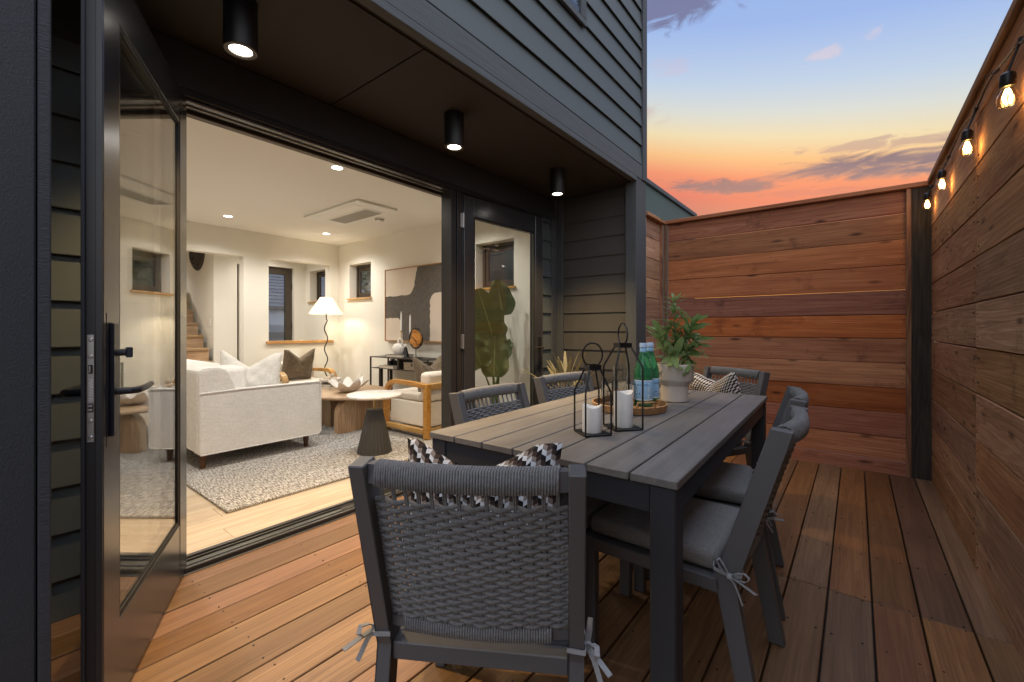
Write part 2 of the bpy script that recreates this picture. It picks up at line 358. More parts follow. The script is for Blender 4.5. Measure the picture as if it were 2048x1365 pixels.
# ------------------------------------------------------------------ mesh helpers
class MB:
    def __init__(s): s.bm = bmesh.new(); s.uv = None
    def box(s, x0, x1, y0, y1, z0, z1, bev=0, seg=1, mtx=None):
        bm = s.bm; vs_ = [bm.verts.new((x, y, z)) for x in (x0, x1) for y in (y0, y1) for z in (z0, z1)]
        a, b, c, d, e, f, g, h = vs_
        fs = [bm.faces.new(q) for q in ((a, b, d, c), (e, g, h, f), (a, e, f, b), (c, d, h, g), (a, c, g, e), (b, f, h, d))]
        vv = vs_
        if bev:
            es = list({ed for fc in fs for ed in fc.edges})
            r = bmesh.ops.bevel(bm, geom=es, offset=bev, segments=seg, affect='EDGES', profile=.5)
            vv = list({v for fc in r['faces'] for v in fc.verts})
        if mtx is not None:
            for v in vv: v.co = mtx @ v.co
        return s
    def prism(s, poly, ax, a0, a1, mtx=None):
        """poly: 2D outline in the two remaining axes (cyclic order x,y,z without ax); extruded a0..a1 along ax"""
        bm = s.bm
        def pt(p, a):
            if ax == 0: v = Vector((a, p[0], p[1]))
            elif ax == 1: v = Vector((p[0], a, p[1]))
            else: v = Vector((p[0], p[1], a))
            return mtx @ v if mtx is not None else v
        A = [bm.verts.new(pt(p, a0)) for p in poly]; B = [bm.verts.new(pt(p, a1)) for p in poly]
        n = len(poly); bm.faces.new(A); bm.faces.new(B[::-1])
        for i in range(n): bm.faces.new((A[i], B[i], B[(i + 1) % n], A[(i + 1) % n]))
        return s
    def tube(s, pts, r, n=6, cap=True, closed=False, flat=1.0, up=None):
        bm = s.bm; pts = [Vector(p) for p in pts]; m = len(pts); rings = []
        rr = r if isinstance(r, (list, tuple)) else [r] * m
        prev = None
        for i, p in enumerate(pts):
            if closed: d = pts[(i + 1) % m] - pts[i - 1]
            else: d = pts[min(i + 1, m - 1)] - pts[max(i - 1, 0)]
            if d.length < 1e-9: d = Vector((0, 0, 1))
            d.normalize()
            ref = up if up is not None else prev
            if ref is None: ref = Vector((0, 0, 1)) if abs(d.z) < .9 else Vector((1, 0, 0))
            ref = Vector(ref); a = ref - d * ref.dot(d)
            if a.length < 1e-5: a = d.orthogonal()
            a.normalize(); b = d.cross(a); prev = a
            rings.append([bm.verts.new(p + (a * math.cos(2 * math.pi * k / n) * flat + b * math.sin(2 * math.pi * k / n)) * rr[i]) for k in range(n)])
        for i in range(m if closed else m - 1):
            A, B = rings[i], rings[(i + 1) % m]
            for k in range(n): bm.faces.new((A[k], A[(k + 1) % n], B[(k + 1) % n], B[k]))
        if cap and not closed and n > 2:
            bm.faces.new(rings[0][::-1]); bm.faces.new(rings[-1])
        return s
    def bar(s, pts, w, t, up):
        """flat strip swept along pts; w along `up`, t across"""
        bm = s.bm; pts = [Vector(p) for p in pts]; rings = []; up = Vector(up)
        for i, p in enumerate(pts):
            d = (pts[min(i + 1, len(pts) - 1)] - pts[max(i - 1, 0)]).normalized()
            a = (up - d * up.dot(d)).normalized(); b = d.cross(a)
            rings.append([bm.verts.new(p + a * (i1 * w / 2) + b * (i2 * t / 2)) for i1, i2 in ((-1, -1), (1, -1), (1, 1), (-1, 1))])
        for A, B in zip(rings, rings[1:]):
            for k in range(4): bm.faces.new((A[k], A[(k + 1) % 4], B[(k + 1) % 4], B[k]))
        bm.faces.new(rings[0][::-1]); bm.faces.new(rings[-1]); return s
    def lathe(s, prof, n=24, c=(0, 0, 0), fn=None, a0=0, a1=2 * math.pi):
        bm = s.bm; rings = []; full = abs(a1 - a0 - 2 * math.pi) < 1e-6
        for (r, z) in prof:
            if r < 1e-6: rings.append([bm.verts.new((c[0], c[1], c[2] + z))]); continue
            ring = []
            for k in range(n if full else n + 1):
                a = a0 + (a1 - a0) * k / n; q = fn(a, r, z) if fn else (r, z)
                ring.append(bm.verts.new((c[0] + q[0] * math.cos(a), c[1] + q[0] * math.sin(a), c[2] + q[1])))
            rings.append(ring)
        for A, B in zip(rings, rings[1:]):
            m = max(len(A), len(B)); rng = range(m if full else m - 1)
            for k in rng:
                k2 = (k + 1) % m
                if len(A) == 1 and len(B) == 1: continue
                if len(A) == 1: bm.faces.new((A[0], B[k], B[k2]))
                elif len(B) == 1: bm.faces.new((A[k], B[0], A[k2]))
                else: bm.faces.new((A[k], B[k], B[k2], A[k2]))
        return s
    def grid(s, fn, nu, nv, uvs=True):
        bm = s.bm; V = [[bm.verts.new(fn(i / nu, j / nv)) for j in range(nv + 1)] for i in range(nu + 1)]
        if uvs and s.uv is None: s.uv = bm.loops.layers.uv.new('UVMap')
        for i in range(nu):
            for j in range(nv):
                try: f = bm.faces.new((V[i][j], V[i + 1][j], V[i + 1][j + 1], V[i][j + 1]))
                except ValueError: continue
                if uvs:
                    for l, (a, b) in zip(f.loops, ((i, j), (i + 1, j), (i + 1, j + 1), (i, j + 1))): l[s.uv].uv = (a / nu, b / nv)
        return s
    def obj(s, name, mat, parent=None, smooth=False, sharp=35, loc=None, rotz=0, keep=False, wn=False):
        bm = s.bm; bmesh.ops.recalc_face_normals(bm, faces=bm.faces[:]) if not keep else None
        me = bpy.data.meshes.new(name); bm.to_mesh(me); bm.free()
        me.materials.append(M[mat] if isinstance(mat, str) else mat)
        if smooth:
            me.polygons.foreach_set('use_smooth', [True] * len(me.polygons))
            try: me.set_sharp_from_angle(angle=R(sharp))
            except Exception: pass
        o = bpy.data.objects.new(name, me); COL.objects.link(o)
        if wn: o.modifiers.new('wn', 'WEIGHTED_NORMAL').keep_sharp = True
        if parent is not None: o.parent = parent
        if loc is not None: o.location = loc
        if rotz: o.rotation_euler = (0, 0, rotz)
        return o
def thing(name, label, cat, loc=(0, 0, 0), rotz=0, group=None):
    o = bpy.data.objects.new(name, None); o.empty_display_size = .1; COL.objects.link(o)
    o.location = loc; o.rotation_euler = (0, 0, rotz); tag(o, label, cat, group); return o
def tag(o, label, cat, group=None):
    o['label'] = label; o['category'] = cat
    if group: o['group'] = group
    return o
def stuff(o): o['kind'] = 'stuff'; return o
def struct(name):
    o = bpy.data.objects.new(name, None); COL.objects.link(o); o['kind'] = 'structure'; return o
def dup(root, loc=None, rotz=None, label=None):
    r = root.copy(); COL.objects.link(r)
    if loc is not None: r.location = loc
    if rotz is not None: r.rotation_euler = (0, 0, rotz)
    if label: r['label'] = label
    for ch in list(root.children):
        c = ch.copy(); COL.objects.link(c); c.parent = r
        for g in list(ch.children):
            d = g.copy(); COL.objects.link(d); d.parent = c
    return r
def board(name, x0, x1, y0, y1, z0, z1, mat, parent, bev=.002):
    return MB().box(x0, x1, y0, y1, z0, z1, bev).obj(name, mat, parent)
def rbox(x0, x1, y0, y1, z0, z1, r=.02, seg=3, puff=0.0):
    """soft box; puff bulges its top"""
    m = MB(); m.box(x0, x1, y0, y1, z0, z1, r, seg)
    return m
def cushion(name, w, h, t, mat, parent=None, chop=0.0, n=26, pinch=.06, loc=(0, 0, 0), rot=(0, 0, 0), seed=0):
    """throw pillow: width x, height z, thickness y; corner ears, optional V chop in the top edge"""
    rn = random.Random(seed); ph = [rn.uniform(0, 6) for _ in range(6)]
    def surf(side):
        def f(a, b):
            u, v = a * 2 - 1, b * 2 - 1
            x = w / 2 * u * (1 - pinch * (1 - v * v)); z = h / 2 * v * (1 - pinch * (1 - u * u))
            e = max(0, (1 - u ** 4)) ** .55 * max(0, (1 - v ** 4)) ** .55
            y = side * t / 2 * e * (1 + .08 * math.sin(3 * u + ph[0]) * math.sin(2.4 * v + ph[1]))
            if chop:
                k = max(0, 1 - abs(u + .08) / .78); sm = max(0, (v + .55) / 1.55) ** 1.5
                z -= chop * k * sm; y *= 1 - .25 * k * sm
                y += side * .012 * math.sin(9 * u + ph[2]) * k * sm * e
            y += .006 * math.sin(11 * u + ph[3]) * math.sin(9 * v + ph[4]) * e
            return Vector((x, y, z))
        return f
    m = MB(); m.grid(surf(1), n, n); m.grid(surf(-1), n, n)
    bmesh.ops.remove_doubles(m.bm, verts=m.bm.verts[:], dist=.0004)
    o = m.obj(name, mat, parent, smooth=True, sharp=80); o.location = loc; o.rotation_euler = rot; return o
def arc(cx, cz, r, a0, a1, n=8): return [(cx + r * math.cos(R(a0 + (a1 - a0) * k / n)), cz + r * math.sin(R(a0 + (a1 - a0) * k / n))) for k in range(n + 1)]
def text(name, s, size, mat, parent, mtx, extrude=.0006, align='CENTER'):
    c = bpy.data.curves.new(name, 'FONT'); c.body = s; c.size = size; c.extrude = extrude; c.align_x = align; c.align_y = 'CENTER'
    t0 = bpy.data.objects.new(name, c); COL.objects.link(t0); me = bpy.data.meshes.new_from_object(t0); bpy.data.objects.remove(t0)
    me.materials.clear(); me.materials.append(M[mat]); o = bpy.data.objects.new(name, me); COL.objects.link(o); o.parent = parent; o.matrix_local = mtx
    return o
def spot(name, loc, energy, col, parent=None, angle=120, blend=.6, rad=.04):
    l = bpy.data.lights.new(name, 'SPOT'); l.energy = energy; l.color = col; l.spot_size = R(angle); l.spot_blend = blend; l.shadow_soft_size = rad
    o = bpy.data.objects.new(name, l); COL.objects.link(o); o.location = loc
    if parent: o.parent = parent
    return o
def point(name, loc, energy, col, parent=None, rad=.03):
    l = bpy.data.lights.new(name, 'POINT'); l.energy = energy; l.color = col; l.shadow_soft_size = rad
    o = bpy.data.objects.new(name, l); COL.objects.link(o); o.location = loc
    if parent: o.parent = parent
    return o

XW = -2.43       # recessed wall / door plane
XF = -1.55       # upper facade plane
ZS = 2.454       # soffit height
YE = 3.747       # inner face of the end wall of the room

# ================================================================== GROUND AND DECK
g = MB().box(-400, 400, -400, 1200, -.5, -.30).obj('ground', 'ground'); g['kind'] = 'structure'
deck = struct('deck')
for k in range(-1, 20):
    x1 = .343 - .147 * k + .0; x0 = x1 - .1405
    if k == -1: x0, x1 = .350, .455
    if x0 < XW - .06: continue
    x0 = max(x0, XW + .002)
    for (y0, y1) in ((-.9, 2.334), (2.339, 4.62)):
        dz = random.uniform(-.0012, .0012)
        board('deck_board', x0, x1, y0, y1, -.03 + dz, dz, 'deck', deck, .0025)
scr = MB()
for k in range(0, 19):
    xc = .273 - .147 * k
    for yj in (.65, 1.1, 1.55, 2.0, 2.322, 2.352, 2.8, 3.25, 3.7, 4.15):
        for dx in (-.045, .045):
            scr.lathe([(0, .0016), (.0035, .0014), (.0035, -.003)], 6, (xc + dx + random.uniform(-.006, .006), yj + random.uniform(-.006, .006), 0))
stuff(scr.obj('deck_screws', 'gasket', deck))
MB().box(XW - .1, .46, -.9, 4.6, -.28, -.04).obj('joists', 'gasket', deck)

# ================================================================== FENCES
fr = thing('fence', 'long cedar board fence beside the deck carrying the string of bulbs', 'fence')
zs = [-.02, .19, .402, .614, .826, 1.038, 1.25, 1.462, 1.674, 1.886, 2.10, 2.205]
for z0, z1 in zip(zs, zs[1:]):
    for (y0, y1) in ((-1.2, 2.934), (2.94, 4.47)):
        xo = random.uniform(0, .004)
        board('board', .438 + xo, .476 + xo, y0, y1, z0 + .0035, z1 - .0015 + random.uniform(-.001, .0005), 'cedar_y', fr, .003)
nm = MB()
for z0, z1 in zip(zs, zs[1:]):
    for yy in (1.9, 2.895, 2.98, 3.75, 4.42):
        for zz_ in (z0 + .045, z1 - .045):
            y_ = yy + random.uniform(-.012, .012); z_ = zz_ + random.uniform(-.012, .012); nm.tube([(.445, y_, z_), (.4368, y_, z_)], .0040, 6)
stuff(nm.obj('nail_heads', 'dark_steel', fr))
board('fence_cap', .418, .49, -1.2, 4.47, 2.207, 2.245, 'cedar_y', fr, .004)
MB().box(.480, .50, -1.2, 4.47, -.2, 2.2).obj('backing', 'post_dark', fr)
ff = thing('fence', 'tall reddish cedar fence closing the far end of the deck', 'fence')
NAILS = []
zf = [.10, .282, .475, .667, .861, 1.055, 1.24, 1.432, 1.624, 1.82, 2.02, 2.195]
for i, (z0, z1) in enumerate(zip(zf, zf[1:])):
    yo = random.uniform(0, .005); gp = [.003, .0005, .0005, .0005, .0005, .001, .003, .002, .003, .003, .005][i]
    m = MB(); tl = random.uniform(-.004, .004)
    gp = max(gp, .0022); m.box(-1.515, .318, 4.50 + yo, 4.525 + yo, z0 + gp / 2, z1 - gp / 2 - abs(tl) * .3, .004); m.obj('board', 'cedar_x', ff)
    if i not in (6, 8, 9, 10): board('gap_blocker', -1.515, .318, 4.532, 4.55, z1 - .02, z1 + .02, 'post_dark', ff)  # unseen strip added behind most seams to stop light through the gaps
    for xx in (-1.49, -.60, .285):
        for zz_ in (z0 + .04, z1 - .04): NAILS.append((xx + random.uniform(-.008, .008), 4.4995 + yo, zz_ + random.uniform(-.01, .01)))
nm = MB()
for (x_, y_, z_) in NAILS: nm.tube([(x_, y_ + .002, z_), (x_, y_ - .0012, z_)], .0042, 6)
stuff(nm.obj('nail_heads', 'dark_steel', ff))
board('kickboard', -1.515, .318, 4.488, 4.515, -.02, .098, 'cedar_x', ff)
m = MB(); m.box(-1.56, .46, 4.455, 4.55, 2.197, 2.232, .004); m.obj('fence_cap', 'cedar_x', ff)
board('trim', .300, .330, 4.468, 4.497, -.01, 2.196, 'cedar_z', ff)
board('post', .333, .452, 4.473, 4.55, -.02, 2.196, 'post_dark', ff)
board('trim', -1.548, -1.518, 4.468, 4.497, -.01, 2.196, 'cedar_z', ff)
fb = thing('fence', 'short cedar return fence between the house corner and the far fence', 'fence')
for z0, z1 in zip(zf, zf[1:]):
    board('board', -1.60, -1.575, 4.00, 4.435, z0 + .002, z1 - .002, 'cedar_y', fb)
board('trim', -1.582, -1.551, 4.437, 4.467, -.01, 2.196, 'cedar_z', fb)
board('fence_cap', -1.62, -1.525, 4.00, 4.453, 2.197, 2.232, 'cedar_y', fb, .004)
board('kickboard', -1.60, -1.576, 4.00, 4.435, -.02, .098, 'cedar_y', fb)

# ================================================================== HOUSE
house = thing('house', 'dark grey lap sided house with recessed patio under the upper floor', 'house')
def lap_y(x, y0, y1, z0, hgt, mat='siding'):      # board along Y facing +X
    return MB().prism([(x, z0 + .014), (x + .019, z0 + .014), (x + .020, z0), (x + .025, z0), (x + .026, z0 + .003), (x + .006, z0 + hgt + .014), (x, z0 + hgt + .014)], 1, y0, y1).obj('siding_board', mat, house)
def lap_x(y, x0, x1, z0, hgt, mat='siding_x'):    # board along X facing -Y
    return MB().prism([(y, z0 + .012), (y - .014, z0 + .012), (y - .015, z0), (y - .019, z0), (y - .020, z0 + .003), (y - .006, z0 + hgt + .012), (y, z0 + hgt + .012)], 0, x0, x1).obj('siding_board', mat, house)
# upper floor volume and its boards
MB().box(-7.7, XF - .012, -2.0, 3.955, 2.60, 5.6).obj('upper_wall', 'siding', house)
for k in range(16):
    z0 = 2.628 + .1765 * k
    lap_y(XF - .012, -2.0, 3.871, z0, .1765)
board('fascia', XF - .03, XF + .016, -2.0, 3.868, 2.490, 2.622, 'trim_y', house, .003)
board('drip_edge', XF - .03, XF + .020, -2.0, 3.735, 2.447, 2.488, 'trim_y', house, .003)
board('corner_board', XF - .04, XF + .024, 3.872, 3.965, 2.49, 5.6, 'trim_z', house, .003)
# right corner post of the recess
board('corner_post', -1.64, XF + .012, 3.738, 3.968, -.02, 2.488, 'trim_z', house, .003)
board('flashing', -1.640, XF + .004, 3.971, 3.992, -.02, 2.18, 'flashing', house, .001)
# return wall at the far end of the recess
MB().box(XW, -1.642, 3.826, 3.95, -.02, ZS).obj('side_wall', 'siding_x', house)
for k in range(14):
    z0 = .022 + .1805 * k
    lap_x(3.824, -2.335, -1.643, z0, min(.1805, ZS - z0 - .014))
board('corner_trim', -2.424, -2.337, 3.795, 3.823, -.0, ZS - .002, 'trim_z', house, .003)
# soffit
MB().box(XW - .10, XF - .032, -2.0, 3.84, ZS + .001, 2.598).obj('soffit', 'soffit', house)
board('soffit_panel', -2.425, -1.60, -1.9, 1.352, ZS - .008, ZS, 'soffit', house, .001)
board('soffit_panel', -2.425, -1.60, 1.36, 3.79, ZS - .008, ZS, 'soffit', house, .001)
# back wall bits: header, strips either side of the opening
board('header_board', XW - .08, XW + .004, .16, 3.80, 2.235, ZS - .010, 'header', house, .003)
for k in range(13):
    z0 = .022 + .1805 * k
    lap_y(XW - .01, 3.555, 3.70, z0, min(.1805, 2.233 - z0 - .013))
    lap_y(XW - .01, .163, .53, z0 - .05 if k else .0, .1805 if k else .13)
board('corner_trim', XW - .05, XW + .022, 3.702, 3.793, .0, 2.233, 'trim_z', house, .003)
board('corner_trim', XW - .05, XW + .022, .09, .16, .0, 2.233, 'trim_z', house, .003)
MB().box(XW - .14, XW - .012, 3.55, 3.745, -.02, 2.45).obj('wall_core', 'wall', house)
MB().box(XW - .14, XW - .012, -1.5, .56, -.02, 2.45).obj('wall_core', 'wall', house)
# left post of the recess, close to the camera
board('corner_post', -1.95, XF, -.9, .1145, -.02, ZS - .002, 'post_rough', house, .004)
board('post_edge_board', -1.95, XF + .004, .117, .1395, -.02, ZS - .002, 'post_edge', house, .003)
# upper window corner
win = board('window', XF + .006, XF + .030, 2.10, 2.80, 3.300, 3.345, 'trim_y', house, .003)
board('window_trim', XF + .006, XF + .028, 2.72, 2.798, 3.347, 4.4, 'trim_z', win, .003)
board('window_frame', XF + .004, XF + .018, 2.10, 2.718, 3.347, 3.40, 'frame', win, .003)
MB().box(XF + .004, XF + .010, 2.10, 2.716, 3.402, 4.4).obj('pane', 'window_glass', win)

# door frame, sill track and head track
dfm = board('door_frame', XW - .10, XW + .012, .555, 3.548, 2.200, 2.233, 'frame_dark', house, .003)
for (xa, xb, za, zb, mt) in ((XW - .045, XW - .005, 2.186, 2.199, 'frame'), (XW - .072, XW - .050, 2.180, 2.199, 'rail_metal'),
                             (XW - .112, XW - .078, 2.190, 2.199, 'frame_dark'), (XW - .160, XW - .116, 2.172, 2.30, 'bronze')):
    board('head_rail', xa, xb, .56, 3.54, za, zb, mt, dfm, .003)
for y0, y1, xa, xb, mt in ((3.49, 3.548, XW - .10, XW + .02, 'frame_dark'), (.555, .615, XW - .10, XW + .0, 'frame_dark')):
    board('jamb', xa, xb, y0, y1, .02, 2.198, mt, dfm, .003)
thr = board('door_sill', XW - .135, XW + .028, .56, 3.545, -.02, .006, 'frame_dark', house, .003)
for (xa, xb, zb, mt) in ((XW - .13, XW - .104, .030, 'frame_dark'), (XW - .098, XW - .088, .022, 'frame_dark'), (XW - .082, XW - .040, .014, 'rail_metal'),
                         (XW - .036, XW - .030, .022, 'frame'), (XW - .024, XW - .004, .018, 'rail_metal'), (XW + .002, XW + .012, .026, 'frame_dark')):
    board('sill_rail', xa, xb, .62, 3.50, .007, zb, mt, thr, .0015)
board('track_latch', XW - .080, XW - .050, 1.46, 1.56, .0145, .019, 'dark_steel', thr, .001)

# ---- door leaves (local: x along the leaf from hinge, y thickness, z up)
def leaf_mtx(hx, hy, ang): return Matrix.Translation((hx, hy, 0)) @ Matrix.Rotation(ang, 4, 'Z')
def door_leaf(L, zb, zt, mtx, side, top_rail=.155, bot_rail=.245, stile=.115):
    t = .046
    d = MB().box(0, stile, 0, t, zb, zt, .003).obj('patio_door', 'frame', house)
    d.matrix_local = mtx
    MB().box(L - stile, L, 0, t, zb, zt, .003).obj('stile', 'frame', d)
    MB().box(stile, L - stile, .0015, t - .0015, zt - top_rail, zt, .002).obj('rail', 'frame', d)
    MB().box(stile, L - stile, .0015, t - .0015, zb, zb + bot_rail, .002).obj('rail', 'frame', d)
    zg0, zg1 = zb + bot_rail, zt - top_rail
    for ya, yb in ((.010, .013), (.033, .036)):
        MB().box(stile + .002, L - stile - .002, ya, yb, zg0 + .002, zg1 - .002).obj('pane', 'pane_glass', d)
    for (xa, xb, za, zb_) in ((stile, stile + .016, zg0, zg1), (L - stile - .016, L - stile, zg0, zg1), (stile + .016, L - stile - .016, zg0, zg0 + .016), (stile + .016, L - stile - .016, zg1 - .016, zg1)):
        MB().box(xa, xb, .004, .0098, za, zb_, .001).obj('glazing_bead', 'gasket', d)
        MB().box(xa, xb, .0135, .0325, za, zb_, .001).obj('glazing_bead', 'rail_metal', d)
        MB().box(xa, xb, .0363, t - .004, za, zb_, .001).obj('glazing_bead', 'gasket', d)
    return d
# left leaf: hinge (-2.433,.652) running to (-1.61,.244); faces the opening on its +Y side
angL = math.atan2(-.445, .896)
# local +y of the leaf must point to (-.445,-.896)*-1 side: thickness goes away from the opening
mL = leaf_mtx(-2.433, .652, angL) @ Matrix.Translation((0, -.046, 0))
dl = door_leaf(.918, .022, 2.190, mL, 1)
Lw = .918
dl['label'] = 'open glazed leaf with lock plate beside the camera'
MB().box(Lw + .0005, Lw + .006, .0305, .0455, .03, 2.185, .001).obj('edge_strip', 'frame_dark', dl)
MB().box(Lw + .0002, Lw + .008, .001, .009, .03, 2.185, .001).obj('edge_gasket', 'table_metal', dl)
MB().box(Lw + .00005, Lw + .0004, .0092, .0303, .024, 2.188).obj('edge_cover', 'frame_dark', dl)
MB().box(Lw + .0005, Lw + .0030, .0115, .0285, .822, 1.112, .002).obj('lock_plate', 'steel', dl)
for z in (1.098, 1.052, .878, .834):
    MB().lathe([(0, .0020), (.004, .0018), (.0055, .0004), (.0055, 0)], 12).obj('screw', 'steel', dl, smooth=True).matrix_local = Matrix.Translation((Lw + .003, .020, z)) @ Matrix.Rotation(R(90), 4, 'Y')
MB().box(Lw + .0031, Lw + .0036, .0155, .0245, 1.006, 1.030, .0005).obj('latch_slot', 'gasket', dl)
MB().box(Lw + .0037, Lw + .009, .018, .022, 1.009, 1.027, .001).obj('latch_bolt', 'steel', dl)
MB().box(Lw + .0031, Lw + .0036, .0145, .0255, .902, .926, .0005).obj('latch_slot', 'gasket', dl)
for dz in (0, .011): MB().box(Lw + .0037, Lw + .008, .015, .025, .905 + dz, .912 + dz, .001).obj('latch_bolt', 'steel', dl)
# lettering on the plate, reading downwards
tm = Matrix(((0, 0, 1, Lw + .0032), (1, 0, 0, .020), (0, 1, 0, .9685), (0, 0, 0, 1))) @ Matrix.Rotation(R(-90), 4, 'Z')
text('lettering', 'MARVIN', .0125, 'print_light', dl, tm, .0003)
rg = MB().tube([(Lw + .0034, .020 + .0042 * math.cos(a), .936 + .0042 * math.sin(a)) for a in [k * math.pi / 8 for k in range(16)]], .0006, 4, closed=True); rg.obj('emblem', 'print_light', dl)
MB().tube([(Lw + .0034, .0185, .9385), (Lw + .0034, .0215, .936), (Lw + .0034, .0185, .9335)], .0005, 4).obj('emblem', 'print_light', dl)
# escutcheons and levers on both faces
def lever(d, y, s, x, zc, mat='lock_navy'):
    ya, yb = sorted((y, y + s * .012))
    hnd = MB().box(x - .021, x + .021, ya, yb, zc - .16, zc + .16, .003).obj('handle', mat, d)
    pts = [(x, y + s * .012, zc - .035), (x, y + s * .045, zc - .035), (x - .012, y + s * .056, zc - .035), (x - .06, y + s * .060, zc - .033), (x - .125, y + s * .058, zc - .030)]
    MB().tube(pts, [.011, .010, .0105, .0095, .008], 10).obj('lever', mat, d, smooth=True)
    if s > 0:
        MB().tube([(x, y + .012, zc + .075), (x, y + .034, zc + .075)], .010, 10).obj('thumb_turn', mat, d, smooth=True)
        MB().box(x - .004, x + .004, y + .032, y + .048, zc + .06, zc + .09, .002).obj('thumb_turn', mat, d)
lever(dl, .046, 1, Lw - .052, .985); lever(dl, 0.0, -1, Lw - .052, .985)
MB().box(Lw - .085, Lw - .018, .0462, .0470, .80, 1.17, .0003).obj('lock_backplate', 'frame', dl)
# right leaf: hinge (-2.43,2.468) to (-2.35,3.46)
mR = leaf_mtx(-2.428, 2.468, math.atan2(.992, .080))
dr = door_leaf(.985, .022, 2.192, mR @ Matrix.Translation((0, 0, 0)), 1, stile=.105)
dr['label'] = 'nearly closed glazed leaf with a lever handle'
MB().box(.9855, .998, .006, .040, .03, 2.185, .002).obj('edge_strip', 'steel', dr)
# the outer face of this leaf is local -y
hnd = MB().box(.918, .950, -.010, -.0005, .735, 1.055, .003).obj('handle', 'black_metal', dr)
MB().tube([(.934, -.010, .955), (.934, -.045, .955), (.925, -.056, .955), (.86, -.060, .957), (.815, -.058, .958)], .009, 10).obj('lever', 'dark_steel', dr, smooth=True)
# folded mullion beside it with hinges
mul = board('mullion', XW - .10, XW + .010, 2.318, 2.372, .02, 2.198, 'frame_dark', house, .003)
for y0, y1, xb, mt in ((2.376, 2.388, XW - .005, 'rail_metal'), (2.392, 2.428, XW + .004, 'frame_dark'), (2.432, 2.442, XW - .004, 'rail_metal'), (2.446, 2.462, XW + .0, 'frame_dark')):
    board('mullion_strip', XW - .10, xb, y0, y1, .02, 2.198, mt, mul, .002)
for z in (1.98, 1.03, .30):
    h_ = MB(); h_.box(XW + .004, XW + .010, 2.425, 2.466, z - .055, z + .055, .001); h_.tube([(XW + .014, 2.447, z - .058), (XW + .014, 2.447, z + .058)], .007, 10)
    h_.obj('hinge', 'steel', mul)
# soffit lights
for i, (y, lb) in enumerate(((.70, 'black cylinder soffit light nearest the camera above the open door leaf'), (1.885, 'black cylinder soffit light in the middle of the row'), (3.065, 'black cylinder soffit light near the far end of the recess'))):
    z0 = 2.245
    L_ = thing('ceiling_light', lb, 'ceiling light', (-1.94, y, z0), 0, 'cylinder lights under the soffit')
    MB().lathe([(.052, .012), (.060, .0), (.0605, .002), (.0605, ZS - .009 - z0), (0, ZS - .009 - z0)], 32).obj('housing', 'black_metal', L_, smooth=True)
    MB().lathe([(.060, .0), (.058, -.003), (.042, -.002), (.040, .006)], 32).obj('trim_ring', 'bronze', L_, smooth=True)
    MB().lathe([(0, .003), (.0405, .003), (.0405, .006), (0, .006)], 32).obj('lens', 'lens_warm', L_)
    spot('soffit_lamp', (0, 0, -.006), 205, (1, .66, .29), L_, 104, .9, .035)

# ================================================================== INTERIOR SHELL
fl = struct('floor')
for k in range(28):
    x1 = -2.572 - .182 * k; x0 = x1 - .1805
    ys = sorted([-1.5, 3.745] + [random.uniform(.4, 2.6) for _ in range(1)]) if k else [-1.5, .905, 3.745]
    for a, b in zip(ys, ys[1:]): board('floor_board', x0, x1, a + .0006, b - .0006, -.02, .02, 'oak_floor', fl, .0012)
c_ = MB().box(-11, XW - .11, -1.6, 3.90, 2.46, 2.55).obj('ceiling', 'ceiling'); c_['kind'] = 'structure'
def wallobj(m): o = m.obj('wall', 'wall'); o['kind'] = 'structure'; return o
# end wall (plane Y=YE) with three small windows; boxes butt together
wx = [(-7.40, -6.83), (-6.17, -5.60), (-3.50, -2.93)]
m = MB(); cur = -7.7
for a, b in wx:
    m.box(cur, a, YE, YE + .20, .0, 2.46); m.box(a, b, YE, YE + .20, .0, 1.575); m.box(a, b, YE, YE + .20, 2.122, 2.46); cur = b
m.box(cur, XW - .012, YE, YE + .078, .0, 2.46)
wallobj(m)
sid = []
for i, (a, b) in enumerate(wx):
    w_ = MB(); e = .035
    for q in ((a, a + e, 1.60, 2.122), (b - e, b, 1.60, 2.122)): w_.box(q[0], q[1], YE + .12, YE + .17, q[2], q[3], .002)
    w_.box(a + e, b - e, YE + .12, YE + .17, 2.08, 2.122, .002); w_.box(a + e, b - e, YE + .12, YE + .17, 1.60, 1.640, .002)
    f_ = w_.obj('window', 'bronze', house)
    sash = MB(); a2, b2 = a + e + .004, b - e - .004
    for q in ((a2, a2 + .04, 1.644, 2.076), (b2 - .04, b2, 1.644, 2.076)): sash.box(q[0], q[1], YE + .135, YE + .165, q[2], q[3], .002)
    sash.box(a2 + .04, b2 - .04, YE + .135, YE + .165, 2.034, 2.076, .002); sash.box(a2 + .04, b2 - .04, YE + .135, YE + .165, 1.644, 1.69, .002)
    sash.obj('sash', 'bronze', f_)
    MB().box(a2 + .038, b2 - .038, YE + .148, YE + .152, 1.688, 2.036).obj('pane', 'window_glass', f_)
    board('window_sill', a - .03, b + .03, YE - .03, YE + .118, 1.576, 1.599, 'honey_ledge', f_, .002)
    cr = MB().tube([(b - .16, YE + .10, 1.612), (b - .11, YE + .085, 1.625), (b - .05, YE + .09, 1.612)], .008, 6); cr.box(b - .19, b - .10, YE + .09, YE + .125, 1.6, 1.618, .003); cr.obj('crank', 'black_metal', f_)
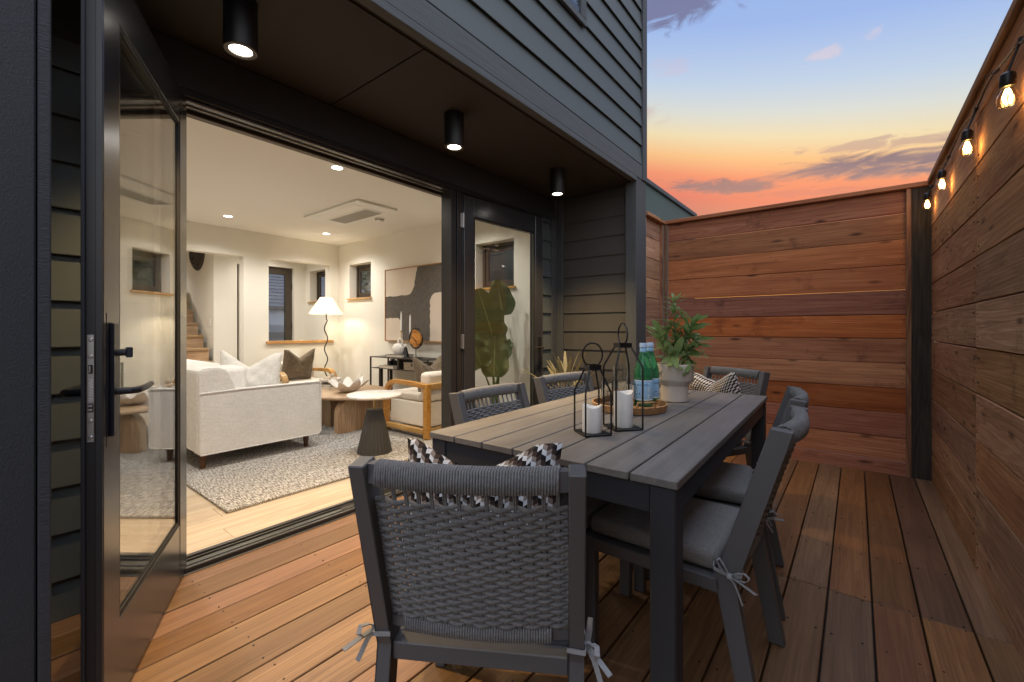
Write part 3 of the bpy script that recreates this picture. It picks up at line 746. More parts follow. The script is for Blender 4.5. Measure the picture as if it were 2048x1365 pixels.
# back wall X=-6.475 with stair opening and pass-through
m = MB(); xa, xb = -6.62, -6.475
m.box(xa, xb, -1.5, 1.0, 0, 2.46); m.box(xa, xb, 1.0, 2.372, 2.11, 2.46); m.box(xa, xb, 2.372, 2.690, 0, 2.46)
m.box(xa, xb, 2.690, 3.60, 0, .915); m.box(xa, xb, 2.690, 3.60, 2.128, 2.46); m.box(xa, xb, 3.60, YE, 0, 2.46)
bw = wallobj(m)
board('ledge', -6.64, -6.445, 2.655, 3.645, .917, .958, 'honey_ledge', bw, .002)
# hall wall behind (X=-7.55) with the entry door and a slot
m = MB(); xa, xb = -7.70, -7.55
m.box(xa, xb, 2.36, 2.672, 0, 2.46); m.box(xa, xb, 2.715, 3.10, 0, 2.46); m.box(xa, xb, 2.672, 2.715, 2.145, 2.46)
m.box(xa, xb, 3.10, 3.545, 2.165, 2.46); m.box(xa, xb, 3.545, YE, 0, 2.46)
hw = wallobj(m)
MB().box(-7.69, -7.64, 2.6725, 2.7145, 0, 2.145).obj('pocket_door', 'bronze', hw)
ed = thing('door', 'bronze framed glazed entry door seen through the wall opening', 'door', (-7.66, 3.10, 0))
m = MB(); m.box(0, .05, .003, .03, .02, 2.16, .002); m.box(0, .05, .33, .442, .02, 2.16, .002); m.box(0, .05, .03, .33, 2.045, 2.16, .002); m.box(0, .05, .03, .33, .02, .25, .002)
m.obj('door_frame', 'bronze', ed)
MB().box(.02, .026, .028, .332, .248, 2.047).obj('pane', 'window_glass', ed)
for z in (1.86, 1.18, .4): MB().tube([(.056, .432, z - .05), (.056, .432, z + .05)], .008, 8).obj('hinge', 'black_metal', ed)
# stair side wall, hall end wall, left wall, front inner wall above the doors
m = MB(); m.box(-11, -7.70, 2.36, 2.50, 0, 3.2); m.box(-7.70, -7.55, 2.358, 2.36, 0, 2.46); wallobj(m)
wallobj(MB().box(-11, -6.62, .80, .92, 0, 2.46)); wallobj(MB().box(-11.1, -11, .8, 2.5, 0, 3.2))
wallobj(MB().box(-6.62, XW - .012, -1.6, -1.5, 0, 2.46))
wallobj(MB().box(XW - .16, XW - .1605 + .02, .56, 3.55, 2.302, 2.46))
st = struct('staircase')
for k in range(9):
    x = -6.86 - .236 * k; z = .09 + .19 * k
    board('tread', x - .262, x + .02, .925, 2.30, z + .152, z + .19, 'tread', st, .004)
    board('riser', x - .014, x, .925, 2.30, max(.0, z - .0), z + .151, 'tread', st, .001)
m = MB(); m.bar([(-7.62, 2.345, .40), (-9.2, 2.345, 1.79)], .05, .022, (0, 0, 1)); m.obj('stringer', 'white_plastic', st)
sw = MB().box(-7.75, -7.672, 2.350, 2.3595, 1.165, 1.285, .003).obj('light_switch', 'white_plastic'); tag(sw, 'white paddle light switch on the wall beside the stairs', 'light switch')
bk = thing('wall_basket', 'dark woven round basket hung on the wall above the stairs', 'basket', (-8.22, 2.355, 2.36))
bm_ = MB()
for r_, y_ in ((.06, -.075), (.11, -.07), (.16, -.06), (.21, -.045), (.25, -.025), (.28, -.006)):
    bm_.tube([(r_ * math.cos(a), y_, r_ * math.sin(a)) for a in [k * math.pi / 14 for k in range(28)]], .022, 6, closed=True)
bm_.obj('coil', 'basket', bk, smooth=True)
# downlights
DL = [(-3.36, 1.93, 'round recessed ceiling light just inside the wide opening'), (-5.81, 1.96, 'recessed ceiling light left of the ceiling cassette'), (-5.80, 3.17, 'recessed ceiling light in the corner above the floor lamp'), (-3.36, 3.14, 'recessed ceiling light beside the folded door frame'), (-3.36, .72, 'recessed ceiling light behind the open door leaf'), (-5.81, .72, 'recessed ceiling light near the stairs side of the living room')]
for x, y, lb in DL + [(-7.05, 3.05, 'recessed ceiling light in the hall before the entry door'), (-7.05, 1.6, 'recessed ceiling light at the foot of the stairs'), (-9.3, 1.6, 'recessed ceiling light above the stairs')]:
    L_ = thing('downlight', lb or 'small round recessed light in the white ceiling', 'downlight', (x, y, 2.46), 0, 'recessed lights in the ceiling')
    MB().lathe([(.043, -.004), (.050, -.0055), (.058, -.003), (.060, -.0002)], 24).obj('trim_ring', 'white_plastic', L_, smooth=True)
    MB().lathe([(0, -.0025), (.0435, -.0025)], 24).obj('lens', 'lens_white', L_)
    pw = 88 if x > -6.2 else 58
    spot('downlight_lamp', (0, 0, -.012), pw, (1, .955, .89), L_, 150, .8, .05)
# ceiling cassette
ac = thing('air_conditioner', 'white rectangular cassette air conditioner set in the ceiling', 'air conditioner', (-4.55, 2.76, 2.46))
MB().box(-.56, .56, -.25, .25, -.028, -.0005, .010, 2).obj('panel', 'white_plastic', ac, smooth=True, wn=True)
MB().box(-.43, .43, -.215, -.075, -.0315, -.0285, .001).obj('flap', 'white_plastic', ac)
MB().box(-.40, .40, -.05, .20, -.0345, -.0285, .002).obj('grille_frame', 'white_plastic', ac)
m = MB()
for k in range(22): m.box(-.37, .37, -.028 + k * .0095, -.0225 + k * .0095, -.0375, -.0348)
stuff(m.obj('grille', 'grille', ac))
sd = thing('smoke_detector', 'small round white smoke detector beside the ceiling cassette', 'smoke detector', (-4.50, 3.13, 2.46))
MB().lathe([(0, -.042), (.042, -.040), (.050, -.030), (.052, -.012), (.060, -.010), (.062, 0)], 24).obj('body', 'white_plastic', sd, smooth=True)
MB().lathe([(.0515, -.026), (.0525, -.024), (.0525, -.018), (.0515, -.016)], 24).obj('vent', 'dark_steel', sd)

# ================================================================== LIVING ROOM THINGS
rug = MB().box(-6.1, -2.955, .992, 3.30, .0205, .040, .008, 2)
ro = rug.obj('rug', 'rug', smooth=True, wn=True); tag(ro, 'heathered black and cream woven rug under the seating', 'rug')
ZR = .040
# sofa: X -5.62..-3.93, Y 1.12..2.10, facing +Y
sf = thing('sofa', 'white upholstered loveseat with short walnut legs', 'sofa', (-4.78, 1.12, ZR))
rbox(-.85, .85, .02, .955, .115, .30, .02).obj('base', 'sofa_fabric', sf, True, wn=True)
for s in (-1, 1):
    x0, x1 = (.735, .850) if s > 0 else (-.850, -.735)
    rbox(x0 + .001 * s, x1 + .004 * s, .006, .975, .118, .600, .018).obj('arm', 'sofa_fabric', sf, True, wn=True)
    xe = x1 + .004 if s > 0 else x0 - .004
    MB().tube([(xe, .02, .592), (xe, .30, .600), (xe, .955, .600), (xe, .972, .58), (xe, .972, .14), (xe, .95, .120), (xe, .02, .120)], .006, 6).obj('piping', 'sofa_fabric', sf, True)
m = MB(); m.prism([(.0, .13), (.26, .13), (.27, .60), (.215, .74), (.175, .778), (.10, .785), (.02, .775), (.0, .75)], 0, -.733, .848)
bmesh.ops.bevel(m.bm, geom=m.bm.edges[:], offset=.012, segments=2, affect='EDGES')
m.obj('back', 'sofa_fabric', sf, True, sharp=60, wn=True)
for x0, x1 in ((-.73, -.003), (.003, .73)):
    rbox(x0, x1, .275, .965, .305, .455, .035).obj('seat_cushion', 'sofa_fabric', sf, True, wn=True)
    m = rbox(x0, x1, .20, .40, .46, .775, .05); m.obj('back_cushion', 'sofa_fabric', sf, True, wn=True)
for x in (-.76, .765):
    for y in (.06, .875):
        MB().lathe([(.0, .0), (.018, .0), (.028, .114), (0, .114)], 12).obj('leg', 'walnut', sf, True, loc=(x, y, .001))
p_ = cushion('throw_pillow', .50, .46, .17, 'boucle', None, .13, loc=(-4.28, 1.62, .70), rot=(R(-14), R(4), R(66)), seed=3)
tag(p_, 'white textured throw pillow propped in the corner of the loveseat', 'pillow')
# armchairs (local +Y is the front)
def armchair(label, loc, rotz):
    a = thing('armchair', label, 'armchair', loc, rotz, 'oak framed armchairs round the coffee table')
    for s in (-1, 1):
        x = s * .315
        path = [(x, -.335, .0), (x, -.335, .535)] if False else []
        pts = [(x, -.335, .52), (x, -.10, .535), (x, .16, .540)] + [(x, .16 + .15 * math.sin(R(k)), .39 + .15 * math.cos(R(k))) for k in range(8, 91, 12)] + [(x, .325, .15), (x, .325, .0)]
        MB().bar(pts, .062, .040, (1, 0, 0)).obj('arm', 'honey_y', a, True, sharp=50)
        MB().box(x - .031, x + .031, -.365, -.305, .0, .545, .012, 2).obj('leg', 'honey_y', a, True, wn=True)
        MB().box(x - .026, x + .026, -.30, .30, .045, .095, .004).obj('side_rail', 'honey_y', a)
    MB().box(-.283, .283, -.362, -.318, .485, .545, .010, 2).obj('back_rail', 'honey_y', a, True, wn=True)
    MB().box(-.285, .285, -.335, -.30, .045, .095, .004).obj('side_rail', 'honey_y', a)
    rbox(-.278, .278, -.295, .305, .096, .345, .015).obj('seat_box', 'cream_fabric', a, True, wn=True)
    rbox(-.280, .280, -.20, .335, .348, .425, .03).obj('seat_cushion', 'cream_fabric', a, True, wn=True)
    rbox(-.280, .280, -.312, -.17, .350, .650, .045).obj('back_cushion', 'cream_fabric', a, True, wn=True)
    return a
a1 = armchair('cream armchair with oak arms beside the folded doors, its back to the patio', (-3.655, 3.17, ZR), R(90))
a2 = dup(a1, (-5.72, 2.76, ZR), R(-90), 'cream armchair with oak arms under the wall opening, facing the doors')
p_ = cushion('throw_pillow', .44, .42, .15, 'taupe', None, .12, loc=(-5.72, 2.74, .665), rot=(R(-12), 0, R(-90 + 8)), seed=5)
tag(p_, 'brown linen pillow with a dented top on the armchair under the opening', 'pillow')
p_ = cushion('throw_pillow', .46, .44, .15, 'taupe', None, .12, loc=(-3.66, 3.22, .62), rot=(R(-16), 0, R(90)), seed=6)
tag(p_, 'brown linen pillow leaning in the armchair beside the folded doors', 'pillow')
# coffee table
ct = thing('coffee_table', 'oval oak coffee table on curved slab legs', 'coffee table', (-4.75, 2.75, ZR))
MB().lathe([(0, .345), (.96, .345), (.99, .350), (1, .362), (.99, .376), (.97, .380), (0, .380)], 64, fn=lambda a, r, z: (r * .75 * .5 / math.sqrt((.5 * math.cos(a)) ** 2 + (.75 * math.sin(a)) ** 2), z)).obj('table_top', 'oak_top', ct, True, sharp=30)
def slab(w, h, r): return [(-w, 0), (w, 0)] + [(w - r + p, h - r + q) for p, q in arc(0, 0, r, 0, 90, 6)] + [(-w + r + p, h - r + q) for p, q in arc(0, 0, r, 90, 180, 6)]
m = MB(); m.prism(slab(.285, .344, .14), 0, .46, .545); bmesh.ops.translate(m.bm, verts=m.bm.verts[:], vec=(0, -.035, 0)); m.obj('leg', 'oak', ct, True, sharp=30)
m = MB(); m.prism(slab(.285, .344, .14), 0, -.545, -.46); m.obj('leg', 'oak', ct, True, sharp=30)
m = MB(); m.prism(slab(.26, .344, .13), 1, -.19, -.11); bmesh.ops.translate(m.bm, verts=m.bm.verts[:], vec=(-.10, 0, 0)); m.obj('leg', 'oak', ct, True, sharp=30)
zt = ZR + .380
def book(label, mat, x, y, z, w, d, h, rz, grp):
    b = thing('book', label, 'book', (x, y, z), rz, grp)
    MB().box(-w / 2, w / 2, -d / 2, d / 2, 0, .0035, .001).obj('cover', mat, b)
    MB().box(-w / 2, w / 2, -d / 2, d / 2, h - .0035, h, .001).obj('cover', mat, b)
    MB().box(-w / 2, -w / 2 + .004, -d / 2, d / 2, .0036, h - .0036).obj('spine', mat, b)
    MB().box(-w / 2 + .006, w / 2 - .006, -d / 2 + .005, d / 2 - .005, .0036, h - .0036).obj('pages', 'book_cream', b)
    return b
book('pale hardback book at the bottom of the coffee table stack', 'book_cream', -5.0, 2.78, zt + .0005, .26, .34, .032, R(20), 'books on the coffee table')
book('dark hardback book on top of the coffee table stack', 'book_dark', -5.0, 2.78, zt + .0335, .24, .31, .022, R(26), 'books on the coffee table')
bo = MB().lathe([(0, .0), (.07, .0), (.12, .03), (.125, .055), (.115, .058), (.10, .032), (0, .014)], 28).obj('bowl', 'plaster', None, True, loc=(-5.0, 2.78, zt + .0565)); tag(bo, 'shallow white bowl holding wooden beads on the books', 'bowl')
bd = thing('bead_garland', 'strand of pale wooden beads piled in the shallow bowl', 'beads', (-5.0, 2.78, zt + .0565))
for (x, y, z, r) in ((.0, .0, .048, .030), (.05, .03, .050, .030), (-.04, .045, .049, .029), (.01, .03, .092, .028), (-.06, -.02, .052, .028), (.03, -.05, .052, .029), (.085, -.055, .068, .022), (.125, -.075, .064, .02), (.15, -.09, .035, .02)):
    MB().lathe([(r * math.sin(R(t_)), r * math.cos(R(t_))) for t_ in (1e-6, 25, 50, 75, 105, 130, 155, 179.999)], 14).obj('bead', 'bead', bd, True, loc=(x, y, z))
def flute(a, r, z):
    k = max(0, (z - .02) / .10); return (r * (1 + .20 * k * math.cos(7 * a)), z + .040 * k * math.cos(7 * a + .4) + .012 * k * math.cos(3 * a))
sb = MB().lathe([(0, .0), (.06, .0), (.10, .02), (.15, .06), (.19, .105), (.185, .112), (.145, .072), (.095, .034), (0, .02)], 84, fn=flute).obj('bowl', 'plaster', None, True, sharp=60, loc=(-4.50, 2.72, zt + .0005))
tag(sb, 'white plaster bowl with a deeply scalloped wavy rim', 'bowl')
# marble side table
stb = thing('side_table', 'round white marble side table on a dark fluted cone', 'side table', (-3.356, 2.285, ZR))
MB().lathe([(.0, .0), (.148, .0), (.148, .006), (.068, .372), (.062, .378), (0, .378)], 56, fn=lambda a, r, z: (r * (1 + .018 * math.cos(28 * a)), z)).obj('base', 'stone_base', stb, True, sharp=25)
MB().lathe([(.0, .375), (.012, .375), (.012, .492), (0, .492)], 16).obj('stem', 'brass', stb, True)
MB().lathe([(.0, .490), (.226, .490), (.235, .496), (.238, .505), (.233, .514), (.222, .518), (0, .518)], 64).obj('table_top', 'marble', stb, True)
# floor lamp
lp = thing('floor_lamp', 'lit floor lamp with a wavy dark stem and cream shade', 'lamp', (-6.1, 3.33, .02))
MB().lathe([(0, .0), (.13, .0), (.13, .018), (.02, .024), (0, .024)], 28).obj('base', 'dark_steel', lp, True)
MB().tube([(.012 * math.sin(z * 21 + .4) * (1 if .35 < z < 1.25 else .25), .018 * math.sin(z * 21) * (1 if .35 < z < 1.25 else .2), z) for z in [.02 + 1.42 * k / 90 for k in range(91)]], .0085, 8).obj('stem', 'dark_steel', lp, True)
MB().lathe([(.235, 1.330), (.082, 1.572), (.080, 1.571), (.232, 1.329)], 48).obj('shade', 'lamp_shade', lp, True)
point('lamp_bulb', (0, 0, 1.42), 12, (1, .83, .58), lp, .05)
# console table and what stands on it
cn = thing('console_table', 'thin dark metal console table against the end wall', 'console table', (-4.54, 3.56, .02))
for x in (-.575, .575):
    for y in (-.14, .14): MB().box(x - .009, x + .009, y - .009, y + .009, 0, .732, .001).obj('leg', 'dark_steel', cn)
MB().box(-.585, .585, -.15, .15, .733, .745, .001).obj('table_top', 'dark_steel', cn)
MB().box(-.565, .565, -.13, .13, .588, .597, .001).obj('shelf', 'dark_steel', cn)
MB().box(-.02, .02, -.13, .13, .598, .732, .001).obj('divider', 'dark_steel', cn)
m = MB(); m.box(-.45, -.41, -.10, -.06, 0, .587, .001); m.box(-.44, -.42, .06, .10, 0, .587, .001); m.obj('inner_leg', 'dark_steel', cn)
zc, zsh = .766, .618
book('dark ribbed book lying under the white sculpture', 'book_dark', -4.66, 3.55, zc, .30, .22, .035, R(4), 'books on the console table')
book('cream hardback book lying on the lower console shelf', 'book_cream', -4.80, 3.55, zsh, .32, .22, .032, R(-3), 'books on the console table')
sv = thing('sculpture', 'white abstract hollow vase sculpture standing on a book', 'sculpture', (-4.70, 3.56, zc + .036))
MB().lathe([(0, 0), (.05, 0), (.078, .04), (.082, .085), (.06, .125), (.03, .14), (0, .142)], 24, fn=lambda a, r, z: (r * (1 + .12 * math.cos(2 * a)), z)).obj('body', 'plaster', sv, True)
MB().tube([(.035 + .042 * math.cos(R(t_)), 0, .145 + .055 * math.sin(R(t_))) for t_ in range(-50, 240, 20)], .014, 8).obj('loop', 'plaster', sv, True)
cs = thing('candlestick', 'dark cone candlestick with two curved arms', 'candlestick', (-4.53, 3.54, zc))
MB().lathe([(0, 0), (.052, 0), (.045, .012), (.018, .125), (0, .135)], 24).obj('base', 'black_metal', cs, True)
MB().lathe([(.022 * math.sin(R(t_)), .152 + .022 * math.cos(R(t_))) for t_ in (1e-6, 30, 60, 90, 120, 150, 179.999)], 14).obj('knob', 'marble', cs, True)
for s in (-1, 1):
    zt_ = .345 if s < 0 else .300
    MB().tube([(0, 0, .17)] + [(s * .088 * math.sin(R(k)), 0, .235 - .055 * math.cos(R(k))) for k in range(15, 91, 15)] + [(s * .090, 0, zt_ - .03)], .004, 6).obj('arm', 'brass', cs, True)
    MB().lathe([(0, 0), (.010, 0), (.013, .03), (.010, .03), (.010, .01), (0, .01)], 12).obj('cup', 'brass', cs, True, loc=(s * .090, 0, zt_ - .03))
    t_ = MB().lathe([(0, 0), (.0095, 0), (.0095, .22), (.004, .26), (0, .262)], 12).obj('taper_candle', 'candle', None, True, loc=(-4.53 + s * .090, 3.54, zc + zt_ - .018))
    tag(t_, 'tall white taper candle on the higher left arm' if s < 0 else 'white taper candle on the lower arm nearer the wood disc', 'candle', 'taper candles')
ds = thing('sculpture', 'round burl wood disc in a thin black ring stand', 'sculpture', (-4.30, 3.52, zc))
MB().box(-.07, .07, -.045, .045, 0, .008, .001).obj('base', 'black_metal', ds)
MB().tube([(0, 0, .008), (0, 0, .12)], .005, 8).obj('stem', 'black_metal', ds)
MB().tube([(.125 * math.cos(R(k * 10)), 0, .245 + .125 * math.sin(R(k * 10))) for k in range(36)], .009, 6, closed=True).obj('ring', 'black_metal', ds, True)
rn = random.Random(4)
for poly in ([(-.095, .02), (-.06, .035), (-.055, .095), (-.02, .112), (.05, .085), (.108, .01), (.103, -.05), (.06, -.09), (.03, -.03), (-.04, .02)], [(-.105, -.03), (-.08, .01), (-.04, .005), (.01, -.045), (.045, -.098), (0, -.115), (-.05, -.085), (-.09, -.07)]):
    MB().prism([(x, z + .245) for x, z in poly], 1, -.018, .018).obj('wood_slab', 'burl', ds)
cm = thing('camera', 'small black vintage camera on the lower console shelf', 'camera', (-4.80, 3.54, zsh + .0325), R(8))
MB().box(-.075, .075, -.025, .025, 0, .06, .006, 2).obj('body', 'black_metal', cm)
m = MB().tube([(.0, -.026, .03), (.0, -.060, .03)], .026, 16); m.obj('lens', 'gasket', cm, True)
MB().box(-.025, .025, -.02, .02, .0605, .085, .006, 2).obj('viewfinder', 'black_metal', cm)
MB().lathe([(0, .061), (.012, .061), (.012, .072), (0, .072)], 12, (.05, 0, 0)).obj('dial', 'dark_steel', cm)
bx = thing('box', 'low brown lidded box on the lower console shelf', 'box', (-4.28, 3.54, zsh))
MB().box(-.16, .16, -.10, .10, 0, .075, .003).obj('body', 'box_brown', bx); MB().box(-.163, .163, -.103, .103, .0755, .098, .003).obj('lid', 'box_brown', bx)
MB().box(-.012, .012, -.108, -.1035, .05, .085, .001).obj('clasp', 'dark_steel', bx)
ot = thing('ottoman', 'low grey upholstered ottoman tucked under the console table', 'ottoman', (-4.12, 3.50, .02))
MB().lathe([(0, .07), (.19, .07), (.21, .09), (.215, .30), (.20, .335), (.15, .35), (0, .355)], 32).obj('seat', 'ottoman', ot, True)
for k in range(4):
    MB().lathe([(.042 * math.sin(R(t_)), .042 + .042 * math.cos(R(t_))) for t_ in (1e-6, 30, 60, 90, 120, 150, 179.999)], 12).obj('foot', 'plaster', ot, True, loc=(.14 * math.cos(k * math.pi / 2 + .7), .14 * math.sin(k * math.pi / 2 + .7), 0))
# wall art
AX0, AX1, AZ0, AZ1 = -5.195, -3.935, .960, 1.957
at = thing('painting', 'large abstract painting of cream shapes on charcoal in a golden frame', 'painting', (AX0, 3.742, AZ0))
aw, ah = AX1 - AX0, AZ1 - AZ0
MB().box(.012, aw - .012, -.035, -.004, .012, ah - .012).obj('canvas', 'canvas_dark', at)
for q in ((0, .010, 0, ah), (aw - .010, aw, 0, ah), (.0105, aw - .0105, 0, .010), (.0105, aw - .0105, ah - .010, ah)):
    MB().box(q[0], q[1], -.045, -.002, q[2], q[3], .001).obj('frame', 'honey_ledge', at)
iw, ih = aw - .030, ah - .030
def ragged(pts, k, s):
    rr = random.Random(s); out = []
    for i, (u, v) in enumerate(pts):
        u2, v2 = pts[(i + 1) % len(pts)]; n = max(1, int(math.hypot(u2 - u, v2 - v) * 26))
        for j in range(n):
            a = u + (u2 - u) * j / n; b = v + (v2 - v) * j / n
            if .02 < a < .98 and .02 < b < .98: a += rr.uniform(-k, k); b += rr.uniform(-k, k)
            out.append((.015 + a * iw, .015 + (1 - b) * ih))
    return out
cr_ = lambda cx, cy_, r, a0, a1: [(cx + r * .8 * math.cos(R(a0 + (a1 - a0) * k / 6)), cy_ + r * math.sin(R(a0 + (a1 - a0) * k / 6))) for k in range(7)]
for i, pl in enumerate(([(0, 0), (.55, 0)] + cr_(.37, .20, .17, 0, 90) + [(0, .375)], [(1, 1), (.755, 1)] + cr_(.86, .50, .13, 180, 270) + [(1, .365)], [(0, 1), (0, .685)] + cr_(.20, .80, .115, -90, 0) + [(.305, 1)])):
    m = MB(); m.prism(ragged(pl, .006, i), 1, -.0375, -.0352); m.obj('paint_patch', 'canvas_cream', at)
# outlet and plug on the end wall
ou = thing('wall_outlet', 'white wall outlet with a plug beside the console table', 'outlet', (-5.88, YE, .40))
MB().box(-.036, .036, -.006, -.0005, -.058, .058, .002).obj('plate', 'white_plastic', ou); MB().box(-.016, .016, -.05, -.0065, -.045, .0, .004).obj('plug', 'white_plastic', ou)
# bird of paradise
bp = thing('potted_plant', 'tall bird of paradise plant with paddle leaves behind the glass door', 'plant', (-2.95, 3.45, .02))
MB().lathe([(0, 0), (.12, 0), (.15, .30), (.14, .30), (.13, .27), (0, .27)], 28).obj('pot', 'ceramic', bp, True)
MB().lathe([(0, .272), (.13, .272)], 20).obj('soil', 'soil', bp)
def leaf_mesh(m, base, tip, width, nrm, droop=.0, nu=8, nv=18, fold=.18, wave=0.02, pw=.85):
    base, tip, nrm = Vector(base), Vector(tip), Vector(nrm).normalized(); d = tip - base; L = d.length; dn = d.normalized(); sd_ = dn.cross(nrm).normalized(); nn = sd_.cross(dn)
    ph = random.uniform(0, 6)
    def f(a, b):
        u = a * 2 - 1; w = width / 2 * (max(0, math.sin(math.pi * min(1, (b * .93 + .035)) ** pw))) ** .62
        p = base + dn * (L * b) - nn * (droop * L * b * b) + sd_ * (u * w) + nn * (abs(u) * w * fold)
        p += nn * (wave * math.sin(b * 15 + ph) * abs(u) ** 2) ; return p
    m.grid(f, nu, nv)
for (b_, t_, w_, n_, dr_) in (((0, .13, 1.25), (-.02, .06, 1.63), .30, (.75, -.6, .1), .03), ((.03, -.07, 1.04), (.05, -.30, 1.50), .33, (.7, -.55, .15), .04), ((.06, -.085, .62), (.05, -.05, 1.08), .30, (.75, -.6, .12), .03),
                          ((.0, -.20, .72), (-.02, -.32, 1.02), .25, (.6, -.6, .1), .04), ((.03, .10, .80), (-.02, .30, 1.01), .13, (.7, -.5, .2), .05), ((-.06, .16, .95), (-.08, .20, 1.30), .16, (.8, -.2, .1), .05), ((-.05, -.02, .9), (-.28, -.16, 1.30), .26, (.3, -.8, .2), .06)):
    m = MB(); leaf_mesh(m, b_, t_, w_, n_, dr_, pw=.62); m.obj('leaf', 'big_leaf', bp, True, keep=True)
    bx_, by_, bz_ = b_; rx, ry = random.uniform(-.04, .04), random.uniform(-.04, .04)
    MB().tube([(rx, ry, .26), (rx * .8 + bx_ * .3, ry * .8 + by_ * .3, .26 + (bz_ - .26) * .5), (bx_, by_, bz_ + .02)], [.014, .011, .006], 6).obj('stem', 'stem', bp, True)

# ================================================================== DINING TABLE
tb = thing('dining_table', 'long dark slatted outdoor dining table on square metal legs', 'dining table', (-.832, 1.995, 0), R(1.55))
TW, TL = .910, 1.770
sw_ = (TW - 6 * .006) / 7
for k in range(7):
    x0 = -TW / 2 + k * (sw_ + .006)
    MB().box(x0, x0 + sw_, -TL / 2, TL / 2, .718, .740, .002).obj('slat', 'composite', tb)
for s in (-1, 1):
    xa, xb = sorted((s * (TW / 2 - .012), s * (TW / 2 - .040)))
    MB().box(xa, xb, -TL / 2 + .075, TL / 2 - .075, .640, .717, .003).obj('apron', 'table_metal', tb)
    ya, yb = sorted((s * (TL / 2 - .012), s * (TL / 2 - .040)))
    MB().box(-TW / 2 + .075, TW / 2 - .075, ya, yb, .640, .717, .003).obj('apron', 'table_metal', tb)
    for s2 in (-1, 1):
        xa, xb = sorted((s * (TW / 2 - .006), s * (TW / 2 - .074))); ya, yb = sorted((s2 * (TL / 2 - .006), s2 * (TL / 2 - .074)))
        MB().box(xa, xb, ya, yb, .004, .717, .004).obj('leg', 'table_metal', tb)
MB().box(-.02, .02, -TL / 2 + .06, TL / 2 - .06, .690, .717).obj('crossbar', 'table_metal', tb)

